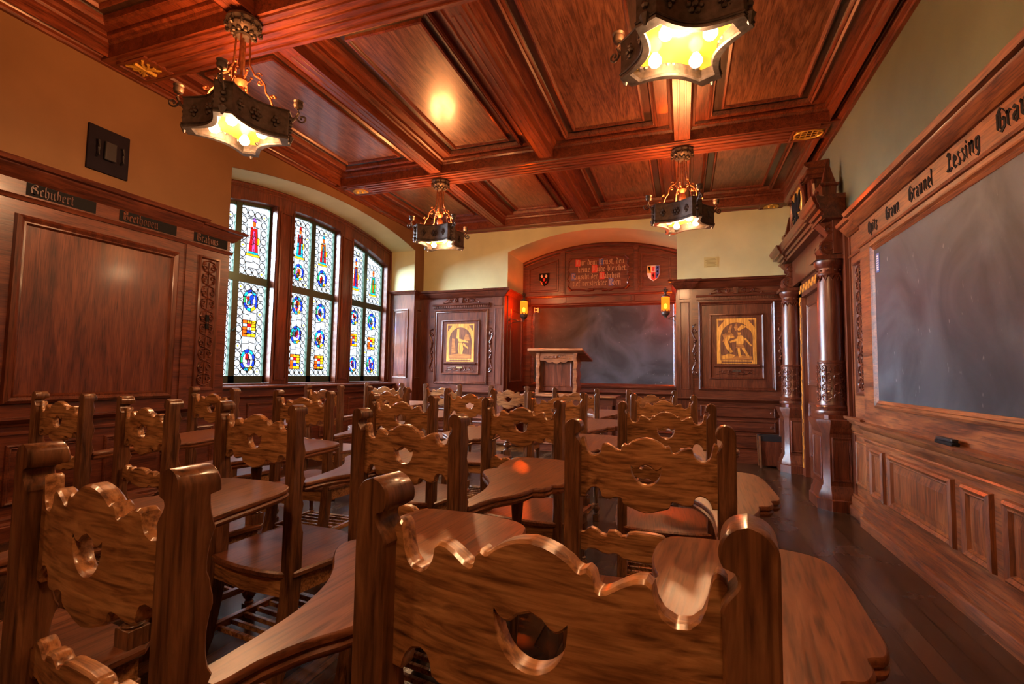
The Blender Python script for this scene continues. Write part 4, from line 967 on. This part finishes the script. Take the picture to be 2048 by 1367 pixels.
# waste bin
B = empty('waste_bin', (1.14, 7.80, 0)); tag(B, 'slatted wooden waste bin with a black liner beside the column base', 'bin')
m = MB()
def rect(o, z, yc=7.80): return [(1.14-.14-o, yc-.11-o, z), (1.14+.14+o, yc-.11-o, z), (1.14+.14+o, yc+.11+o, z), (1.14-.14-o, yc+.11+o, z)]
m.loops([rect(-.02, .03), rect(.0, .42)], True, False); m.loops([rect(-.035, .035), rect(-.015, .42)], True, False); sub(m, 'bin_body', WPz, B)
for (sx, sy) in ((-1, -1), (1, -1), (-1, 1), (1, 1)):
    m = MB(); m.loops([[(1.14+sx*(.13+k)-.012, 7.80+sy*(.10+k)-.012, z), (1.14+sx*(.13+k)+.012, 7.80+sy*(.10+k)-.012, z), (1.14+sx*(.13+k)+.012, 7.80+sy*(.10+k)+.012, z), (1.14+sx*(.13+k)-.012, 7.80+sy*(.10+k)+.012, z)] for k, z in ((0, 0), (.02, .44))]); sub(m, 'corner_post', WCz, B)
m = MB(); m.loops([rect(.006, .37), rect(.012, .445), rect(-.012, .445), rect(-.016, .36)], False, False); sub(m, 'black_liner', BLACK, B)

# ------------------------------------------------------------------ chandeliers
def chandelier(x, y, rot, label, k=1.0):
    R = empty('chandelier', (0, 0, 0)); tag(R, label, 'chandelier', 'wrought iron chandeliers under the ceiling')
    # canopy on the beam (z measured down from the beam)
    m = MB(); m.lathe([(.001, 0), (.115, 0), (.12, -.02), (.10, -.045), (.105, -.06), (.085, -.085), (.05, -.10), (.06, -.115), (.05, -.13), (.001, -.135)], (0, 0, 0), 20)
    for k in range(10):
        a = 2*pi*k/10
        sp = spiral(0, -.06, .035, pi/2, 1.1, 1, 10); m.tube([((.115+p*.5)*cos(a), (.115+p*.5)*sin(a), q) for p, q in sp], .010, 5)
        m.ball((.07*cos(a+.3), .07*sin(a+.3), -.10), .018, 6)
    m.obj('canopy', IRON, R)
    RC = .34; ZT, ZBm = -.66, -.86     # box top and bottom
    corners = [(RC*cos(pi/4+k*pi/2), RC*sin(pi/4+k*pi/2)) for k in range(4)]
    ch = .055; plan = []
    for k in range(4):
        a = pi/4+k*pi/2; c = Vector((cos(a), sin(a)))*RC; t = Vector((-sin(a), cos(a)))
        plan += [tuple(c-t*ch), tuple(c+t*ch)]
        c2 = Vector((cos(a+pi/2), sin(a+pi/2)))*RC; t2 = Vector((-sin(a+pi/2), cos(a+pi/2)))
        p, q = c+t*ch, c2-t2*ch; nrm = -Vector((cos(a+pi/4), sin(a+pi/4)))
        for i in range(1, 8): s = i/8; plan.append(tuple(p+(q-p)*s+nrm*.075*sin(pi*s)))
    def ringp(k, z): return [(a*k, b*k, z) for a, b in plan]
    m = MB(); m.loops([ringp(1, ZBm), ringp(1, ZT), ringp(.97, ZT), ringp(.97, ZBm)], False, False)
    m.loops([ringp(1, ZBm), ringp(1.02, ZBm-.004), ringp(1.01, ZBm-.014), ringp(.84, ZBm-.014), ringp(.80, ZBm-.004), ringp(.82, ZBm)], False, False)
    for z in (ZT, ZBm+.012):
        pr = ringp(1.01, z); m.tube(pr+[pr[0]], .007, 5)
    for k in range(4):     # rosettes on the sides and leaf corners
        a = pi/4+k*pi/2
        for s in (.2, .5, .8):
            c = Vector((cos(a), sin(a)))*RC; c2 = Vector((cos(a+pi/2), sin(a+pi/2)))*RC; p = c+(c2-c)*s; nrm = Vector((cos(a+pi/4), sin(a+pi/4)))
            p = p-nrm*(.075*sin(pi*s)-.043)
            tt = Vector((-nrm.y, nrm.x))
            for j in range(6): b = 2*pi*j/6; m.ball((p.x+tt.x*.030*cos(b), p.y+tt.y*.030*cos(b), (ZT+ZBm)/2+.032*sin(b)), .017, 6)
            m.ball((p.x+nrm.x*.008, p.y+nrm.y*.008, (ZT+ZBm)/2), .018, 6)
        c = Vector((cos(a), sin(a)))*(RC+.006)
        for j in range(4): m.ball((c.x, c.y, ZBm+.03+j*.045), .020, 6)
        m.tube([(c.x, c.y, ZBm-.03), (c.x, c.y, ZBm+.02)], [.006, .03], 6)
    m.obj('box_frame', IRON, R)
    for k in range(4):
        a = pi/4+k*pi/2; m = MB(); d = Vector((cos(a), sin(a)))
        P3 = lambda r, z: (d.x*r, d.y*r, z)
        m.tube([P3(RC, ZT-.07), P3(RC+.04, ZT-.02), P3(RC+.06, ZT+.02), P3(RC+.05, ZT+.05)], .010, 6)
        sp = spiral(RC+.085, ZT-.02, .035, pi, 1.2, 1, 14); m.tube([P3(p, q) for p, q in sp], .007, 6)
        m.lathe([(.001, -.03), (.028, -.02), (.034, .005), (.030, .02), (.036, .032), (.02, .03), (.001, .03)], P3(RC+.055, ZT+.075), 12)
        m.obj('corner_finial', IRON, R)
        m = MB()   # curling hanger rods from canopy to box
        m.tube([P3(.045, -.11), P3(.05, -.25), P3(.055, -.33), P3(.09, -.40), P3(.13, -.42), P3(.16, -.46), P3(.17, -.52), P3(.20, -.56), P3(.215, -.60), P3(.24, ZT)], .0075, 6)
        for (cx2, cz, r, s) in ((.115, -.395, .022, 1), (.125, -.45, .020, -1), (.215, -.545, .018, 1), (.27, ZT+.03, .028, -1)):
            sp = spiral(cx2, cz, r, 0, 1.1, s, 10); m.tube([P3(p, q) for p, q in sp], .006, 5)
        m.ball(P3(.235, -.545), .012, 6)
        m.obj('hanger_rod', COPPER, R)
    m = MB(); m.tube([(0, 0, -.12), (0, 0, -.46)], .010, 6); m.lathe([(.001, -.42), (.035, -.43), (.045, -.46), (.03, -.485), (.018, -.50), (.035, -.53), (.04, -.57), (.028, -.61), (.012, -.64), (.018, -.66), (.001, -.68)], (0, 0, 0), 14)
    for k in range(4):
        a = k*pi/2; m.tube([(.02*cos(a), .02*sin(a), -.46), (.06*cos(a), .06*sin(a), -.43), (.075*cos(a), .075*sin(a), -.40)], .006, 5); m.ball((.075*cos(a), .075*sin(a), -.395), .011, 6)
    m.obj('centre_drop', COPPER, R)
    m = MB(); m.loops([ringp(.955, ZBm+.075), ringp(.955, ZBm+.08)]); m.obj('amber_diffuser', AMBER, R)
    for (bx_, by_) in ((.11, .11), (-.11, .11), (-.11, -.11), (.11, -.11)):
        m = MB(); m.lathe([(.001, -.038), (.024, -.034), (.036, -.016), (.036, 0), (.024, .022), (.016, .035), (.001, .037)], (bx_, by_, ZBm+.035), 14); m.obj('light_bulb', BULB, R)
    R.location = (x, y, ZB-.02); R.rotation_euler = (0, 0, rot)
    for nm, dz, w, r, c in (('chandelier_uplight', ZT+.04, LAMP_W, .16, LAMP_C), ('chandelier_downlight', ZBm-.03, LAMP_W*.66, .10, (1.0, .55, .27))):
        l = bpy.data.lights.new(nm, 'POINT'); l.energy = w*k; l.color = c; l.shadow_soft_size = r
        lo = bpy.data.objects.new(nm, l); COL.objects.link(lo); lo.parent = R; lo.location = (0, 0, dz)
    return R
chandelier(-3.03, 2.60, math.radians(33-45), 'front left wrought iron chandelier, lit, nearest the hatch')
chandelier(.00, 2.62, math.radians(62-45), 'front right wrought iron chandelier seen from below with four glowing bulbs')
chandelier(-3.05, 5.74, math.radians(54-45), 'rear left wrought iron chandelier hanging beside the window arch')
chandelier(.00, 5.72, math.radians(25-45), 'rear right wrought iron chandelier hanging in front of the niche')

chandelier(.00, -.40, math.radians(-5), 'unseen chandelier added behind the camera to light the chair backs, right of the pair', .7)  # this and the next hang out of view, added to light the chair backs
chandelier(-3.03, -.40, math.radians(-5), 'unseen chandelier added behind the camera to light the chair backs, left of the pair', .6)
# ------------------------------------------------------------------ wall sconces
def sconce(x, y, z, wall_x, wall_y, label):
    R = empty('wall_sconce', (x, y, z)); tag(R, label, 'wall lamp', 'amber wall lamps at the niche')
    m = MB(); m.lathe([(.055, -.02), (.066, .0), (.066, .22), (.058, .235)], (x, y, z), 20, caps=False); sub(m, 'glass_shade', SCG, R)
    m = MB(); m.lathe([(.001, -.10), (.02, -.10), (.028, -.08), (.045, -.065), (.062, -.05), (.066, -.02), (.070, -.01), (.066, 0), (.05, 0)], (x, y, z), 16)
    for k in range(8): a = k*pi/4; m.ball((x+.07*cos(a), y+.07*sin(a), z+.012), .013, 6)
    sub(m, 'cup', IRON, R)
    m = MB(); m.lathe([(.068, .225), (.07, .24), (.05, .255), (.02, .27), (.016, .30), (.03, .315), (.012, .33)], (x, y, z), 16)
    for k in range(4): a = k*pi/2+.4; sp = spiral(.022, .35, .018, -pi/2, 1.1, 1, 8); m.tube([(x+p*cos(a), y+p*sin(a), z+q) for p, q in sp], .006, 5)
    m.ball((x, y, z+.375), .014, 6)
    sub(m, 'crown', IRON, R)
    dx, dy = wall_x-x, wall_y-y
    m = MB(); m.tube([(x, y, z-.10), (x, y, z-.125), (x+dx*.3, y+dy*.3, z-.125), (x+dx*.5, y+dy*.5, z-.095), (x+dx*.8, y+dy*.8, z-.085), (wall_x, wall_y, z-.06)], .009, 8)
    m.tube([(x+dx*.2, y+dy*.2, z-.125), (x+dx*.7, y+dy*.7, z-.14), (wall_x, wall_y, z-.18)], .007, 6)
    m.ball((wall_x, wall_y, z-.07), .03, 8, 1.6); m.ball((wall_x, wall_y, z-.19), .02, 8, 1.5)
    sub(m, 'arm', IRON, R)
    m = MB(); m.ball((x, y, z+.08), .028, 12, 1.5); sub(m, 'light_bulb', BULB, R)
    l = bpy.data.lights.new('sconce_light', 'POINT'); l.energy = SCONCE_W; l.color = (1.0, .20, .03); l.shadow_soft_size = .07
    lo = bpy.data.objects.new('sconce_light', l); COL.objects.link(lo); lo.parent = R; lo.location = (0, 0, .12)
sconce(-2.66, 8.22, 2.30, NX0+.02, 8.20, 'amber glass wall lamp on an iron arm at the left side of the niche')
sconce(-.27, 8.22, 2.29, NX1-.02, 8.22, 'amber glass wall lamp on an iron arm at the right side of the niche')

# ------------------------------------------------------------------ tablet-arm chairs
HC, WC = 1.11, .50
# chair local frame: x from left post outer face (0) to right post outer face (WC), y forward from the back face, z up
TOP_P = [(0, 0.002), (0.02, 0.008), (0.05, 0.01), (0.072, 0.004), (0.085, -0.0172), (0.12, -0.0348), (0.17, -0.0441), (0.24, -0.0453), (0.3, -0.0384), (0.335, -0.0255), (0.345, -0.0116), (0.38, -0.0058), (0.43, -0.007), (0.5, -0.0139), (0.57, -0.0232), (0.615, -0.0255), (0.64, -0.0209), (0.65, -0.0093), (0.68, -0.0035), (0.715, -0.007), (0.735, -0.0058), (0.78, 0.0023), (0.85, 0.0104), (0.92, 0.0151), (1, 0.0175)]
BOT_P = [(0, -.18), (.09, -.18), (.10, -.170), (.13, -.158), (.18, -.148), (.25, -.144), (.31, -.149), (.335, -.160), (.345, -.172), (.40, -.177), (.48, -.176), (.55, -.170), (.61, -.168), (.65, -.171), (.665, -.184), (.70, -.190), (.80, -.196), (.90, -.203), (1, -.207)]
TOP2 = [(0, -.02), (.08, -.02), (.10, -.008), (.18, .0), (.26, -.004), (.34, -.016), (.42, -.018), (.44, -.004), (.55, -.001), (.62, -.008), (.64, -.014), (.72, -.012), (.74, -.002), (.85, .003), (1, .004)]
BOT2 = [(0, -.075), (.10, -.075), (.14, -.066), (.26, -.064), (.36, -.072), (.46, -.074), (.52, -.068), (.60, -.070), (.66, -.080), (.80, -.082), (1, -.086)]
def interp(P, s):
    for (a, b), (c, d) in zip(P[:-1], P[1:]):
        if s <= c: return b+(d-b)*(s-a)/max(c-a, 1e-9)
    return P[-1][1]
def scroll_rail(z0, top, bot, hole=True, thick=.028, y0=.030, bow=.018, n=132):
    m = MB(); x0, x1 = .046, WC-.046; xm = (x0+x1)/2; hw = (x1-x0)/2
    hr = .045; hc = z0-.070
    def sect(x, zb, zt):
        s = 1-abs(x-xm)/hw; yc = y0-bow*(1-(1-s)**2)+bow*.5
        e = min(.004, max((zt-zb)*.3, 1e-5)); t = thick/2
        return [(x, yc-t, zb+e), (x, yc-t, zt-e), (x, yc-t+.004, zt), (x, yc+t-.004, zt), (x, yc+t, zt-e), (x, yc+t, zb+e), (x, yc+t-.004, zb), (x, yc-t+.004, zb)]
    xs = sorted(set([x0+(x1-x0)*i/n for i in range(n+1)]+([xm-hr, xm+hr] if hole else [])))
    def zt(x): return z0+interp(top, 1-abs(x-xm)/hw)
    def zb(x): return z0+interp(bot, 1-abs(x-xm)/hw)
    if not hole: m.loops([sect(x, zb(x), zt(x)) for x in xs]); return m
    L = [x for x in xs if x <= xm-hr+1e-9]; C = [x for x in xs if xm-hr-1e-9 <= x <= xm+hr+1e-9]; R_ = [x for x in xs if x >= xm+hr-1e-9]
    def hb(x): t = (x-xm)/hr; return hc-.054*math.sqrt(max(0, 1-t*t))
    def ht(x): t = abs(x-xm)/hr; return hc+(.006*(1-t/.35) if t < .35 else 0)-(.010*sin(pi*(t-.35)/.65) if t >= .35 else 0)*1.0+.0005
    m.loops([sect(x, zb(x), zt(x)) for x in L], True, False); m.loops([sect(x, zb(x), zt(x)) for x in R_], False, True)
    m.loops([sect(x, max(ht(x), hb(x)), zt(x)) for x in C], False, False); m.loops([sect(x, zb(x), min(hb(x), ht(x))) for x in C], False, False)
    return m
def post(right):
    m = MB(); L = []; zs = [0, .03]+[.06+.4*i/10 for i in range(11)]+[.46+.5*i/40 for i in range(1, 41)]+[.96+.15*i/44 for i in range(1, 45)]
    r = .0265
    for z in zs:
        d = HC-z
        xo, xi = 0.0, .050
        if d < r:      # rounded head
            q = math.sqrt(max(0, r*r-(r-d)**2)); xo, xi = max(0, r-q), r+q
        elif d < .042: q = math.sqrt(max(0, r*r-(d-r)**2)); xo, xi = 0, r+q
        elif d < .062: xi = .046-.004*sin(pi*(d-.042)/.02)-.006
        elif d < .085: xi = .040+.012*sin(pi/2*(d-.062)/.023)
        else: xi = .050
        xi = max(xi, xo+.001)
        yb = -.075*max(0, (.42-z)/.42)**1.6           # raked rear foot
        yf = yb+.062
        if z > .55 and d > .04:                        # scalloped front edge
            t = ((z-.60) % .105)/.105; yf -= .012*abs(sin(pi*t))**.6 if z > .60 else 0
            if z > .95: yf -= .004
        if d < .04: yf -= .006*(1-d/.04)**2
        if z < .10: yf = yb+.055
        c = .003
        a = [(xo+c, yb), (xi-c, yb), (xi, yb+c), (xi, yf-c), (xi-c, yf), (xo+c, yf), (xo, yf-c), (xo, yb+c)]
        if xi-xo < 2*c: a = [(xo, yb), (xi, yb), (xi, yb+c), (xi, yf-c), (xi, yf), (xo, yf), (xo, yf-c), (xo, yb+c)]
        if right: a = [(WC-p, q) for p, q in a]
        L.append([(p, q, z) for p, q in a])
    m.loops(L); return m
def turned(m, c, z0, z1, k=1.0):
    H = z1-z0; b = .026*k
    blk = .16*H
    for (a, e) in ((z0, z0+blk), (z1-blk*.6, z1)): m.box(c[0]-b, c[0]+b, c[1]-b, c[1]+b, a, e)
    pr = [(.018, 0), (.024, .01), (.024, .03), (.015, .05), (.017, .07), (.028, .12), (.034, .17), (.034, .21), (.026, .26), (.017, .29), (.024, .30), (.024, .325), (.015, .34), (.014, .40), (.017, .60), (.021, .85), (.023, .93), (.018, .95), (.024, .97), (.024, 1.0)]
    hh = H-blk*1.6
    m.lathe([(r*k, z0+blk+h*hh) for r, h in pr], (c[0], c[1], 0), 18)
def tablet():
    P_ = [(-.052, .058), (-.056, .16), (-.066, .26), (-.10, .36), (-.15, .43), (-.19, .47), (-.222, .51), (-.232, .55), (-.218, .585), (-.205, .61), (-.222, .66), (-.235, .75), (-.225, .83), (-.19, .87), (-.05, .89), (.06, .885), (.12, .865), (.15, .82), (.165, .72), (.174, .60), (.180, .51), (.170, .465), (.145, .448), (.146, .415), (.128, .378), (.098, .366), (.092, .32), (.066, .25), (.036, .20), (.012, .13), (.002, .058)]
    # smooth the outline
    Q = []
    n = len(P_)
    for i in range(n):
        p0, p1, p2, p3 = P_[i-1], P_[i], P_[(i+1) % n], P_[(i+2) % n]
        if i == n-1 or i == 0: Q.append(p1); continue
        for t in (0, .33, .66):
            Q.append(tuple(.5*((2*p1[j])+(-p0[j]+p2[j])*t+(2*p0[j]-5*p1[j]+4*p2[j]-p3[j])*t*t+(-p0[j]+3*p1[j]-3*p2[j]+p3[j])*t**3) for j in (0, 1)))
    Q = [(WC+a, b) for a, b in Q]
    def zt(y): return .795+.045*(y-.06)
    m = MB(); L = []
    for ins, dz in ((.005, -.038), (.001, -.032), (.0, -.026), (.005, -.021), (.005, -.018), (.0, -.013), (.0, -.007), (.0015, -.002), (.004, 0)):
        q = inset(Q, ins) if ins > 0 else Q
        L.append([(a, b, zt(b)+dz) for a, b in q])
    m.loops(L); return m
def seat():
    def plan(o):
        a = [(-.005+o, .02+o*.4), (.05, -.012+o), (.13, -.03+o), (.25, -.038+o), (.37, -.03+o), (.45, -.012+o), (.505-o, .02+o*.4), (.525-o, .20), (.535-o, .45-o), (.50-o, .485-o), (.25, .50-o), (.0+o, .485-o), (-.035+o, .45-o), (-.025+o, .20)]
        return a
    m = MB(); m.loops([[(a, b, z) for a, b in plan(o)] for o, z in ((.006, .428), (0, .434), (0, .448), (.008, .456), (.03, .457))]); return m
def make_chair():
    R = empty('tablet_arm_chair')
    T_ = [post(False).obj('back_post', WCz, R), post(True).obj('back_post', WCz, R)]
    scroll_rail(1.045, TOP_P, BOT_P).obj('back_rail', WCx, R)
    scroll_rail(.775, TOP2, BOT2, hole=False, n=90).obj('lower_rail', WCx, R)
    seat().obj('seat', WCt, R, bevel=0)
    m = MB(); m.loops([[(.012, .005, z), (.25, -.018, z), (.488, .005, z), (.508, .45, z), (-.008, .45, z)] for z in (.355, .43)]); m.obj('seat_apron', WCx, R)
    for x in (.015, .485):
        m = MB(); turned(m, (x, .435), 0, .356, .95); m.obj('front_leg', WCz, R, bevel=.002)
    m = MB(); turned(m, (WC-.010, .440), .455, .785, 1.2); m.obj('arm_support', WCz, R, bevel=.002)
    tablet().obj('writing_tablet', WCt, R)
    m = MB()
    m.box(-.0, .5, .42, .45, .10, .135); m.box(.012, .04, -.03, .43, .12, .15); m.box(.46, .488, -.03, .43, .12, .15)
    for i in range(6): m.box(.03, .47, .03+i*.065, .048+i*.065, .122, .142)
    m.obj('book_rack', WCy, R, bevel=.002)
    return R
def clone(root):
    r = root.copy(); COL.objects.link(r)
    for ch in list(root.children):
        c = ch.copy(); COL.objects.link(c); c.parent = r
        for g in list(ch.children): d = g.copy(); COL.objects.link(d); d.parent = c
    return r
SPOTS = [
 (-.415, .565, -6, 'nearest tablet chair, its scrolled back filling the bottom centre of the view'),
 (-1.15, .56, -7, 'tablet chair in the near left corner, next left from the nearest chair'),
 (-2.02, .62, -3, 'tablet chair at the left edge of the photo, only its writing tablet and seat showing'),
 (-.36, 1.55, -1, 'second-row chair directly in front of the nearest chair, in the aisle column'),
 (-1.20, 1.59, -9, 'reddish second-row chair left of the aisle column, with a half-moon cut in its back'),
 (-1.96, 1.64, -6, 'second-row chair with bare daylit seat, third from the right'),
 (-2.67, 1.68, -10, 'second-row chair second from the left wall, small shield-shaped cut in its back'),
 (-3.47, 1.74, -3, 'second-row chair standing closest to the large panel of the left wall'),
 (-.34, 2.72, 3, 'third-row chair in the aisle column, closest to the right chalkboard'),
 (-1.12, 2.68, -6, 'third-row chair one place left of the aisle column'),
 (-1.95, 2.74, -2, 'third-row chair in the middle column behind the reddish one'),
 (-2.81, 2.81, 1, 'third-row chair second from the left, in front of the left window light'),
 (-3.66, 2.82, -3, 'third-row chair by the carved strip of the left wall'),
 (-.40, 4.00, 2, 'fourth-row chair in the aisle column'),
 (-1.23, 3.92, -3, 'fourth-row chair one place left of the aisle column'),
 (-2.10, 4.12, 3, 'fourth-row chair in the middle column, below the left cabinet'),
 (-2.95, 4.10, -5, 'fourth-row chair second from the window'),
 (-3.71, 4.12, -6, 'fourth-row chair closest to the window sill'),
 (-.56, 5.16, 3, 'front-row chair in the aisle column, closest to the niche chalkboard'),
 (-1.34, 5.18, 4, 'front-row chair directly in front of the lectern'),
 (-2.19, 5.44, -1, 'front-row chair just left of the lectern'),
 (-3.10, 5.51, 5, 'front-row chair below the left cabinet picture'),
 (-3.90, 5.40, 20, 'front-row chair turned askew near the window pier'),
]
proto = make_chair()
for i, (x, y, a, lab) in enumerate(SPOTS):
    o = proto if i == 0 else clone(proto)
    o.location = (x, y, 0); o.rotation_euler = (0, 0, math.radians(a))
    tag(o, lab, 'chair', 'tablet-arm chairs in rows')
